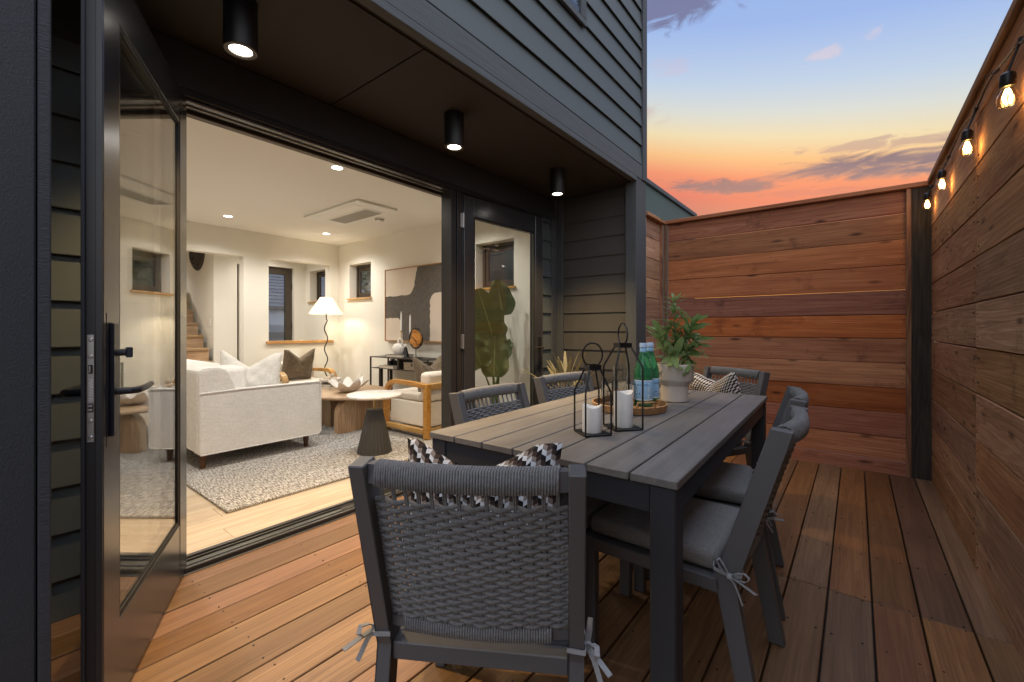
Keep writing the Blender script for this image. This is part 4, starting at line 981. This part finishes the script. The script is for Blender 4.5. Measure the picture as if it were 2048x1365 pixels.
# ================================================================== CHAIRS (local +Y is the front)
def backy(z): return -.215 - (z - .40) * (.145 / .457)
def make_chair(label, loc, rotz):
    c = thing('patio_chair', label, 'chair', loc, R(rotz), 'grey rope back chairs round the dining table')
    hw = .2375; pw = .034
    for s in (-1, 1):
        xa, xb = sorted((s * hw, s * (hw - pw)))
        prof = [(backy(.857) + .028, .857), (backy(.857) - .027, .851), (-.245, .395), (-.318, .002), (-.268, .002), (-.190, .405)]
        m = MB(); m.prism(prof, 0, xa, xb); bmesh.ops.bevel(m.bm, geom=m.bm.edges[:], offset=.0025, segments=1, affect='EDGES'); m.obj('back_leg', 'powder_grey', c)
        MB().box(xa, xb, .195, .240, .002, .358, .003).obj('front_leg', 'powder_grey', c)
        MB().box(xa, xb, -.205, .240, .359, .400, .003).obj('side_rail', 'powder_grey', c)
        for y, z in ((.2175, .001), (-.293, .001)):
            MB().box(xa + .002, xb - .002, y - .02, y + .02, .0002, .004).obj('glide', 'gasket', c)
    MB().box(-hw + pw, hw - pw, .200, .238, .361, .399, .003).obj('front_rail', 'powder_grey', c)
    MB().box(-hw + pw, hw - pw, -.240, -.200, .356, .398, .003).obj('back_rail', 'powder_grey', c)
    MB().box(-hw + pw, hw - pw, -.198, .198, .385, .396).obj('seat_deck', 'powder_grey', c)
    bow = lambda x: -.028 * (1 - (x / .205) ** 2)
    # top bar: bowed, with bare ends
    n = 14; tp = [(-.2035 + .407 * k / n, backy(.835) + bow(-.2035 + .407 * k / n), .832) for k in range(n + 1)]
    MB().bar(tp, .040, .028, (0, 0, 1)).obj('top_rail', 'powder_grey', c)
    tp2 = [(-.2035 + .407 * k / n, backy(.455) + bow(-.2035 + .407 * k / n) * .8, .452) for k in range(n + 1)]
    MB().bar(tp2, .022, .020, (0, 0, 1)).obj('lower_rail', 'powder_grey', c)
    # rope wound round the top bar and the lower bar
    wr = MB()
    N = 66
    for k in range(N):
        x = -.183 + .366 * k / (N - 1); y = backy(.835) + bow(x); j = random.uniform(-.0008, .0008)
        wr.tube([(x, y - .0175 - j, .811), (x, y - .0195 - j, .832), (x, y - .015, .8535), (x + .002, y, .8575 + j), (x + .003, y + .015, .8535), (x + .003, y + .0195 + j, .832), (x + .003, y + .0175, .811), (x + .001, y, .807)], .0031, 5, closed=True)
    stuff(wr.obj('rope_wrap', 'rope', c, True, sharp=80))
    wl = MB()
    for k in range(58):
        x = -.165 + .330 * k / 57; y = backy(.455) + bow(x) * .8
        wl.tube([(x, y - .0145, .440), (x, y - .0155, .452), (x, y - .0135, .466), (x, y + .0135, .466), (x, y + .0155, .452), (x, y + .0135, .440)], .0031, 5, closed=True)
    stuff(wl.obj('rope_wrap', 'rope', c, True, sharp=80))
    # weave: warp cords and wavy rows
    wv = MB(); nw = 14; dx = .366 / (nw - 1)
    for k in range(nw):
        x = -.183 + dx * k
        for o_ in (-.002, .002):
            wv.tube([(x + o_, backy(z) + bow(x), z) for z in (.462, .56, .66, .76, .812)], .0026, 5)
    rows = 31
    for r_ in range(rows):
        z = .474 + (.768 - .474) * r_ / (rows - 1); sg = 1 if r_ % 2 else -1
        pts = []
        for k in range((nw + 1) * 4 + 1):
            x = -.2015 + .403 * k / ((nw + 1) * 4)
            ph = (x + .183) / dx
            y = backy(z) + bow(x) - sg * .0042 * math.cos(math.pi * ph) * (1 if abs(x) < .193 else .4)
            pts.append((x, y, z - sg * .0012 * math.cos(math.pi * ph) + random.uniform(-.0003, .0003)))
        wv.tube(pts, .0050, 6)
    stuff(wv.obj('rope_weave', 'rope', c, True, sharp=80))
    m = rbox(-.212, .212, -.188, .232, .402, .462, .022); 
    for v in m.bm.verts:
        if v.co.z > .44: v.co.z += .005 * (1 - (v.co.x / .22) ** 2) * (1 - ((v.co.y - .02) / .22) ** 2)
    m.obj('seat_cushion', 'cushion_grey', c, True, wn=True)
    MB().tube([(-.205, .225, .455), (.205, .225, .455)], .003, 5).obj('piping', 'cushion_grey', c)
    for s in (-1, 1):
        t_ = MB(); x = s * (hw + .006); y = -.232; z = .425; rs = random.Random(s + 5)
        t_.bar([(s * .20, -.18, .43), (x - s * .004, -.19, z + .005), (x, y, z)], .010, .003, (0, 0, 1))
        t_.bar([(s * .20, -.26, .43), (x - s * .004, -.262, z + .003), (x, y, z)], .010, .003, (0, 0, 1))
        t_.lathe([(0, -.010), (.009, -.006), (.011, 0), (.009, .006), (0, .010)], 8, (x + s * .003, y - .002, z))
        for (dy, dz, dxx) in ((-.055, .018, .02), (.030, .040, .01)):
            lp_ = [(x + dxx * s * q2, y + dy * q1, z + dz * q1 + w_) for q1, q2, w_ in ((0, 0, 0), (.4, .6, .012), (.8, 1, .014), (1.0, 1, .0), (.8, .9, -.010), (.4, .5, -.008), (0, 0, 0))]
            t_.bar(lp_, .011, .002, (s, 0, .2))
        for (ex, dy, dz) in ((.030, -.040, -.055), (.045, -.075, -.006)):
            t_.bar([(x, y, z), (x + s * ex * .5, y + dy * .5, z + dz * .3), (x + s * ex, y + dy, z + dz)], .011, .002, (s, 0, .2))
        t_.obj('tie_ribbon', 'ribbon', c)
    return c
ch = make_chair('rope back chair at the near end of the table, seen from behind', (-.798, .936, 0), 31)
dup(ch, (-.515, 1.600, 0), R(90), 'nearer rope back chair on the fence side of the table')
dup(ch, (-.557, 2.172, 0), R(96.9), 'farther rope back chair on the fence side of the table')
dup(ch, (-.985, 1.535, 0), R(-90), 'nearer rope back chair between the table and the doors')
dup(ch, (-1.03, 2.21, 0), R(-97), 'farther rope back chair between the table and the doors')
dup(ch, (-.82, 2.96, 0), R(150.9), 'rope back chair at the far end of the table by the fence')
p_ = cushion('throw_pillow', .44, .34, .13, 'block_print', None, .085, n=30, loc=(-.795, .870, .652), rot=(R(-14), 0, R(31)), seed=8)
tag(p_, 'black white and brown block patterned pillow on the near chair', 'pillow')
p_ = cushion('throw_pillow', .42, .32, .13, 'dot_print', None, .07, n=30, loc=(-.742, 3.150, .690), rot=(R(-18), R(5), R(150.9)), seed=9)
tag(p_, 'black and cream dotted pillow on the far chair', 'pillow')

# ================================================================== ON THE TABLE
ZT = .7405
def lantern(label, loc, rz, half, zk, ztop, toph, ringr):
    l = thing('lantern', label, 'lantern', loc, rz, 'black wire lanterns on the dining table')
    fr_ = MB(); r = .0036; cs_ = [(-half, -half), (half, -half), (half, half), (-half, half)]; th = toph
    for i in range(4):
        a, b = cs_[i], cs_[(i + 1) % 4]
        fr_.tube([(a[0], a[1], r), (b[0], b[1], r)], r, 6)
        sgx, sgy = math.copysign(1, a[0]), math.copysign(1, a[1])
        fr_.tube([(a[0], a[1], r), (a[0], a[1], zk - .006), (a[0] * .985, a[1] * .985, zk + .002), (sgx * th, sgy * th, ztop - .012)], r, 6)
    fr_.obj('frame', 'black_metal', l, True, sharp=60)
    MB().box(-half + .004, half - .004, -half + .004, half - .004, .003, .006).obj('base', 'black_metal', l)
    m = MB(); q = th + .004
    m.box(-q, q, -q, -q + .003, ztop - .018, ztop); m.box(-q, q, q - .003, q, ztop - .018, ztop); m.box(-q, -q + .003, -q + .003, q - .003, ztop - .018, ztop); m.box(q - .003, q, -q + .003, q - .003, ztop - .018, ztop)
    m.obj('collar', 'black_metal', l)
    pts = [(ringr * math.sin(R(a)) * .95, 0, ztop + ringr * .85 - ringr * 1.05 * math.cos(R(a))) for a in range(32, 329, 14)]
    pts = [(q * .9, 0, ztop - .010)] + [(p[0], p[1], p[2]) for p in pts] + [(-q * .9, 0, ztop - .010)]
    MB().tube(pts, .0032, 6).obj('handle', 'black_metal', l, True)
    return l
lantern('shorter black wire lantern nearest the camera on the table', (-.766, 1.452, ZT), R(53), .050, .155, .255, .020, .042)
lantern('taller black wire lantern behind the shorter one', (-.716, 1.606, ZT), R(-39), .055, .24, .332, .022, .040)
def candle(label, loc, r, h, s):
    rs = random.Random(s); p0 = rs.uniform(0, 6)
    fn = lambda a, q, z: (q, z + (.005 * math.sin(2 * a + p0) + .002 * math.sin(3 * a) if z > .03 else 0))
    o = MB().lathe([(0, 0), (r * .96, 0), (r, .004), (r, h - .003), (r * .985, h), (r * .90, h - .004), (r * .80, h - .014), (0, h - .018)], 40, fn=fn).obj('pillar_candle', 'candle', None, True, sharp=50, loc=loc)
    tag(o, label, 'candle', 'white pillar candles in the lanterns'); return o
candle('short white pillar candle inside the shorter lantern', (-.768, 1.452, ZT + .0065), .036, .096, 1)
candle('tall white pillar candle inside the taller lantern', (-.714, 1.607, ZT + .0065), .037, .136, 2)
tc = (-.862, 2.010); tr_ = .172
ty = thing('tray', 'round woven rattan tray in the middle of the table', 'tray', (tc[0], tc[1], ZT))
MB().lathe([(0, .001), (tr_ - .01, .001), (tr_ - .01, .006), (0, .006)], 48).obj('base', 'rattan', ty)
m = MB()
for i, z in enumerate((.006, .0125, .019, .0255, .032)):
    rr = tr_ - .006 + .0018 * i
    pts = [((rr + .0022 * math.sin(k * math.pi / 1.0 + i * math.pi / 1 + k * 0) ) * math.cos(2 * math.pi * k / 160), (rr + .0022 * (1 if (k + i) % 2 else -1)) * math.sin(2 * math.pi * k / 160), z + .0008 * (1 if (k + i) % 2 else -1)) for k in range(160)]
    m.tube(pts, .0044, 5, closed=True)
stuff(m.obj('woven_rim', 'rattan', ty, True, sharp=80))
m = MB()
for k in range(22):
    m.tube([((.006 + .0072 * k) * math.cos(a), (.006 + .0072 * k) * math.sin(a), .0075) for a in [2 * math.pi * q / 36 for q in range(36)]], .0034, 4, closed=True)
stuff(m.obj('woven_floor', 'rattan', ty, True))
for s in (-1, 1):
    MB().tube([(s * (tr_ - .002), -.045, .032), (s * (tr_ + .002), -.04, .058), (s * (tr_ + .002), .04, .058), (s * (tr_ - .002), .045, .032)], .005, 6).obj('handle', 'rattan', ty, True).rotation_euler = (0, 0, R(-42))
def bottle(label, loc, rz):
    b = thing('bottle', label, 'bottle', loc, rz, 'green glass water bottles on the tray')
    MB().lathe([(0, 0), (.040, 0), (.0445, .006), (.0445, .150), (.042, .175), (.034, .205), (.022, .238), (.0165, .262), (.0155, .283), (0, .283)], 32).obj('glass', 'green_glass', b, True)
    MB().lathe([(.0448, .030), (.0451, .031), (.0451, .126), (.0448, .127)], 32).obj('label', 'bottle_label', b, True)
    MB().lathe([(.0449, .1235), (.0454, .124), (.0454, .127), (.0449, .1275)], 32).obj('label_band', 'label_white', b, True)
    MB().lathe([(.0449, .0295), (.0454, .030), (.0454, .034), (.0449, .0345)], 32).obj('label_band', 'label_white', b, True)
    m = MB()
    for a0 in (38, 78, 118, 158, 202, 242, 282, 322):
        for k in range(7):
            if (a0 + k) % 3 == 0: continue
            m.lathe([(.0453, .042 + k * .011), (.0456, .042 + k * .011), (.0456, .048 + k * .011), (.0453, .048 + k * .011)], 4, a0=R(a0), a1=R(a0 + 7 + (k * 5) % 6))
    m.obj('label_print', 'label_white', b)
    MB().lathe([(.0168, .262), (.0172, .263), (.0166, .280), (.0160, .281)], 24).obj('neck_label', 'bottle_label', b, True)
    MB().lathe([(0, .306), (.0165, .306), (.0180, .303), (.0180, .285), (.0165, .283), (0, .283)], 24).obj('cap', 'cap_blue', b, True)
    # curved lettering round the label
    cu = bpy.data.curves.new('lettering', 'FONT'); cu.body = 'S.PELLEGRINO'; cu.size = .0135; cu.align_x = 'CENTER'; cu.extrude = .0002
    to = bpy.data.objects.new('lettering', cu); COL.objects.link(to); me = bpy.data.meshes.new_from_object(to); bpy.data.objects.remove(to)
    for v in me.vertices:
        a = v.co.x / .0455; rr = .0456 + v.co.z; yy = v.co.y
        v.co = (rr * math.sin(a), -rr * math.cos(a), .100 + yy)
    me.materials.clear(); me.materials.append(M['label_blue']); o = bpy.data.objects.new('lettering', me); COL.objects.link(o); o.parent = b
    m = MB(); st_ = [(.0060 * (1 if k % 2 else .42) * math.sin(k * math.pi / 5), .0060 * (1 if k % 2 else .42) * math.cos(k * math.pi / 5)) for k in range(10)]
    vs_ = [m.bm.verts.new((.0458 * math.sin(x / .0458), -.0458 * math.cos(x / .0458), .062 + z)) for x, z in st_]; m.bm.faces.new(vs_); m.obj('emblem', 'label_blue', b)
    return b
bt = bottle('green water bottle with blue label standing in front on the tray', (-.822, 2.085, ZT + .0115), R(YAW - 40))
dup(bt, (-.826, 2.186, ZT + .0115), R(YAW + 20), 'green water bottle partly hidden behind the other bottle')
def glass(label, loc, r, h):
    fn = lambda a, q, z: (q * (1 + (.022 * math.cos(22 * a) if .01 < z < h - .012 else 0)), z)
    o = MB().lathe([(0, 0), (r * .92, 0), (r * .95, .003), (r, .02), (r, h), (r - .0022, h), (r - .0024, .02), (r * .88, .010), (0, .009)], 66, fn=fn).obj('drinking_glass', 'clear_glass', None, True, sharp=60, loc=loc)
    tag(o, label, 'glass', 'ribbed clear glasses on the tray')
glass('short ribbed clear glass at the front left of the tray', (-.945, 1.955, ZT + .0115), .036, .125)
glass('short ribbed clear glass beside the bottles on the tray', (-.875, 1.985, ZT + .0115), .036, .125)
glass('tall ribbed clear glass at the back of the tray', (-.935, 2.065, ZT + .0115), .036, .195)
glass('short ribbed clear glass behind the front left glass', (-.985, 2.035, ZT + .0115), .036, .125)
pp = thing('potted_plant', 'green leafy sprigs in a two tier cream ceramic pot on the table', 'plant', (-.772, 2.400, ZT))
MB().lathe([(0, 0), (.066, 0), (.070, .003), (.0705, .078), (.071, .084), (.094, .112), (.097, .118), (.098, .196), (.095, .200), (.090, .198), (.089, .17), (0, .165)], 48).obj('pot', 'ceramic', pp, True, sharp=28)
m = MB()
for k in range(26):
    a = random.uniform(0, 6.28); r = .08 * math.sqrt(random.random()); q = random.uniform(.010, .018)
    m.lathe([(q * math.sin(R(t_)), q * .7 * math.cos(R(t_))) for t_ in (1e-6, 50, 100, 140, 179.999)], 7, (r * math.cos(a), r * math.sin(a), .175))
stuff(m.obj('pebbles', 'plaster', pp, True))
rn = random.Random(12)
def sprig(pts, n, lo, hi, wl, start=.15):
    P_ = [Vector(p) for p in pts]
    MB().tube(P_, [.0028] * (len(P_) - 1) + [.0014], 5).obj('stem', 'stem_dry', pp, True)
    for k in range(n):
        t_ = start + (1 - start) * k / (n - 1); i = min(int(t_ * (len(P_) - 1)), len(P_) - 2); f_ = t_ * (len(P_) - 1) - i
        p = P_[i].lerp(P_[i + 1], f_); ax = (P_[i + 1] - P_[i]).normalized()
        a = k * 2.4 + rn.uniform(-.4, .4); sd_ = ax.orthogonal().normalized(); sd_ = Matrix.Rotation(a, 3, ax) @ sd_
        L = (lo + (hi - lo) * math.sin(math.pi * min(1, .25 + .75 * (1 - t_)))) * rn.uniform(.8, 1.15)
        d = (sd_ * .85 + ax * rn.uniform(.25, .9) + Vector((0, 0, rn.uniform(-.25, .25)))).normalized()
        m = MB(); leaf_mesh(m, p, p + d * L, L * wl, ax - d * ax.dot(d) + Vector((.01, 0, 0)), rn.uniform(.0, .25), 2, 6, .15, .003); m.obj('leaf', 'sprig_leaf', pp, True, keep=True)
cr3 = Vector((math.cos(R(YAW)), math.sin(R(YAW)), 0))     # towards fence / far side
sprig([(0, 0, .17), cr3 * .005 + Vector((0, 0, .28)), cr3 * .0 + Vector((0, 0, .40)), cr3 * -.004 + Vector((0, 0, .555))], 54, .045, .075, .30, .2)
sprig([(0, 0, .17), cr3 * .03 + Vector((0, 0, .28)), cr3 * .07 + Vector((0, -.01, .36)), cr3 * .10 + Vector((0, 0, .43))], 24, .065, .11, .34, .25)
sprig([(0, 0, .17), cr3 * -.03 + Vector((0, 0, .23)), cr3 * -.07 + Vector((0, 0, .31)), cr3 * -.085 + Vector((0, 0, .385))], 22, .07, .115, .32, .25)
sprig([(.0, 0, .17), cr3 * .03 + Vector((.01, -.02, .27)), cr3 * .06 + Vector((.02, -.05, .26)), cr3 * .075 + Vector((.02, -.06, .19))], 14, .065, .10, .36, .35)
sprig([(.0, 0, .17), cr3 * .05 + Vector((0, 0, .25)), cr3 * .09 + Vector((0, 0, .29)), cr3 * .12 + Vector((0, 0, .33))], 16, .065, .105, .34, .35)
sprig([(.0, 0, .17), Vector((.01, -.03, .24)), Vector((.015, -.05, .25)), Vector((.015, -.062, .19))], 10, .065, .10, .36, .35)

# spiky plant behind the chairs
sp = thing('potted_plant', 'spiky variegated plant in a dark pot against the recessed wall', 'plant', (-2.0, 3.30, .0))
MB().lathe([(0, 0), (.13, 0), (.17, .53), (.16, .53), (.15, .50), (0, .50)], 28).obj('pot', 'terracotta', sp, True)
MB().lathe([(0, .502), (.15, .502)], 20).obj('soil', 'soil', sp)
for k in range(24):
    a = k * 2.399; el = R(rn.uniform(35, 82)); L = rn.uniform(.34, .46)
    d = Vector((math.cos(a) * math.cos(el), math.sin(a) * math.cos(el), math.sin(el)))
    m = MB(); leaf_mesh(m, d * .02 + Vector((0, 0, .50)), d * (L + .03) + Vector((0, 0, .50)), .046, Vector((-d.x, -d.y, 1.2)), .12, 2, 8, .25, .0); m.obj('leaf', 'spike_leaf', sp, True, keep=True)

# ================================================================== STRING LIGHTS
sg = thing('string_lights', 'black cord with glowing edison bulbs strung along the fence top', 'string lights')
XC = .424
knots = [(.6, 1.90), (1.35, 2.045), (2.125, 2.056), (2.20, 2.085), (2.60, 2.135), (2.83, 2.115), (3.20, 2.155), (3.58, 2.130), (3.95, 2.165), (4.26, 2.135), (4.40, 2.17), (4.45, 2.19)]
pts = []
for (ya, za), (yb, zb) in zip(knots, knots[1:]):
    for k in range(6):
        t_ = k / 6; pts.append((XC, ya + (yb - ya) * t_, za + (zb - za) * (t_ * t_ * (3 - 2 * t_))))
pts.append((XC, knots[-1][0], knots[-1][1]))
MB().tube(pts, .0042, 6).obj('cord', 'black_metal', sg, True)
for (y, zk, zsock, zb) in ((2.17, 2.075, 1.985, 1.925), (2.845, 2.116, 2.035, 1.975), (3.585, 2.131, 2.062, 2.012), (4.262, 2.136, 2.095, 2.042)):
    x = .398; zt_ = zsock
    s_ = MB(); s_.lathe([(0, .0), (.011, .0), (.019, -.008), (.0205, -.02), (.0205, -.046), (.018, -.050), (0, -.050)], 18, (x, y, zt_)); s_.tube([(XC, y, zk + .0), (XC - .004, y, zk - .018), (x, y, zt_ - .002)], .0035, 6); s_.tube([(XC, y - .022, zk + .0), (XC, y + .022, zk + .002)], .0085, 8)
    so_ = s_.obj('socket', 'black_metal', sg, True)
    MB().lathe([(.012, -.050), (.014, -.056), (.024, -.074), (.0275, -.090), (.025, -.106), (.014, -.117), (0, -.120)], 20, (x, y, zt_)).obj('bulb', 'bulb_glass', so_, True)
    f_ = MB()
    for q in range(4):
        a = q * math.pi / 2 + .3; f_.tube([(x + .004 * math.cos(a), y + .004 * math.sin(a), zt_ - .056), (x + .013 * math.cos(a), y + .013 * math.sin(a), zt_ - .085), (x + .006 * math.cos(a), y + .006 * math.sin(a), zt_ - .105)], .0022, 4)
    f_.obj('filament', 'filament', so_)
    point('bulb_lamp', (x, y, zt_ - .085), 0.3, (1, .60, .26), sg, .02)
MB().tube([(XC - .002 + .012 * math.cos(k * .7), 2.47 + .014 * math.sin(k * .7), 2.118) for k in range(9)] + [(XC - .03, 2.50, 2.115)], .0016, 4).obj('cable_tie', 'black_metal', sg)

# ================================================================== BEYOND
nb = thing('building', 'low green painted building with a dark parapet beyond the fence', 'building', (0, 0, 0))
MB().box(-9, -2.6, 6.0, 9.35, -.3, 3.42).obj('wall', 'green_wall', nb); MB().box(-9.04, -2.56, 5.96, 9.39, 3.4205, 3.50, .01).obj('parapet_cap', 'slate', nb)
# neighbour outside the entry door
n2_ = thing('building', 'neighbouring house with a grey shingle roof outside the entry door', 'building', (-13.5, 5.0, -.3))
MB().box(-3, 0, -4, 5, 0, 2.05).obj('wall', 'white_wall', n2_)
m = MB()
for k in range(12):
    m.prism([(.15 - k * .25, 2.06 + k * .125), (.15 - (k + 1) * .25 - .03, 2.06 + (k + 1) * .125), (.15 - (k + 1) * .25 - .03, 2.09 + (k + 1) * .125), (.15 - k * .25, 2.10 + k * .125)], 1, -4.3, 5.3)
m.obj('roof', 'slate', n2_)
sfn = thing('fence', 'grey horizontal slat fence outside the entry door', 'fence', (-10.6, 4.5, -.3))
for k in range(9): MB().box(0, .025, -2.0, 2.2, .05 + k * .165, .205 + k * .165).obj('slat', 'white_wall' if k == 8 else 'book_grey', sfn)
def tree(label, loc, h, cr, n, seed, lf=.11):
    rs = random.Random(seed); t_ = thing('tree', label, 'tree', loc, 0, 'trees beyond the house and fence')
    m = MB(); m.tube([(0, 0, 0), (.08, .05, h * .3), (0, .1, h * .6), (.05, .0, h * .85)], [h * .03, h * .024, h * .015, h * .006], 8)
    for k in range(9):
        a = k * 2.4; z = h * (.35 + .05 * k); m.tube([(0, .05, z), (cr * .4 * math.cos(a), cr * .4 * math.sin(a), z + cr * .3), (cr * .8 * math.cos(a), cr * .8 * math.sin(a), z + cr * .45)], [h * .012, h * .008, h * .003], 5)
    m.obj('trunk', 'bark', t_, True)
    m = MB(); cl = [(Vector((rs.gauss(0, .45), rs.gauss(0, .45), rs.gauss(0, .38))) * cr, rs.uniform(.22, .42) * cr) for _ in range(26)]
    for _ in range(n):
        c0, r0 = rs.choice(cl); d = Vector((rs.gauss(0, 1), rs.gauss(0, 1), rs.gauss(0, .8))).normalized() * r0 * rs.random() ** .4
        p = c0 + d + Vector((0, 0, h * .68)); a = Vector((rs.gauss(0, 1), rs.gauss(0, 1), rs.gauss(0, .6))).normalized() * lf; b = a.orthogonal().normalized() * lf * .45
        m.bm.faces.new([m.bm.verts.new(p - a), m.bm.verts.new(p + b), m.bm.verts.new(p + a), m.bm.verts.new(p - b)])
    stuff(m.obj('crown', 'tree_leaf', t_, keep=True))
tree('leafy tree outside the small windows of the end wall', (-7.6, 6.3, -.3), 4.2, 1.3, 3800, 2)
tree('leafy tree beyond the side fence mirrored in the glass door', (5.2, 9.5, -.3), 7.2, 2.6, 4200, 5, .16)
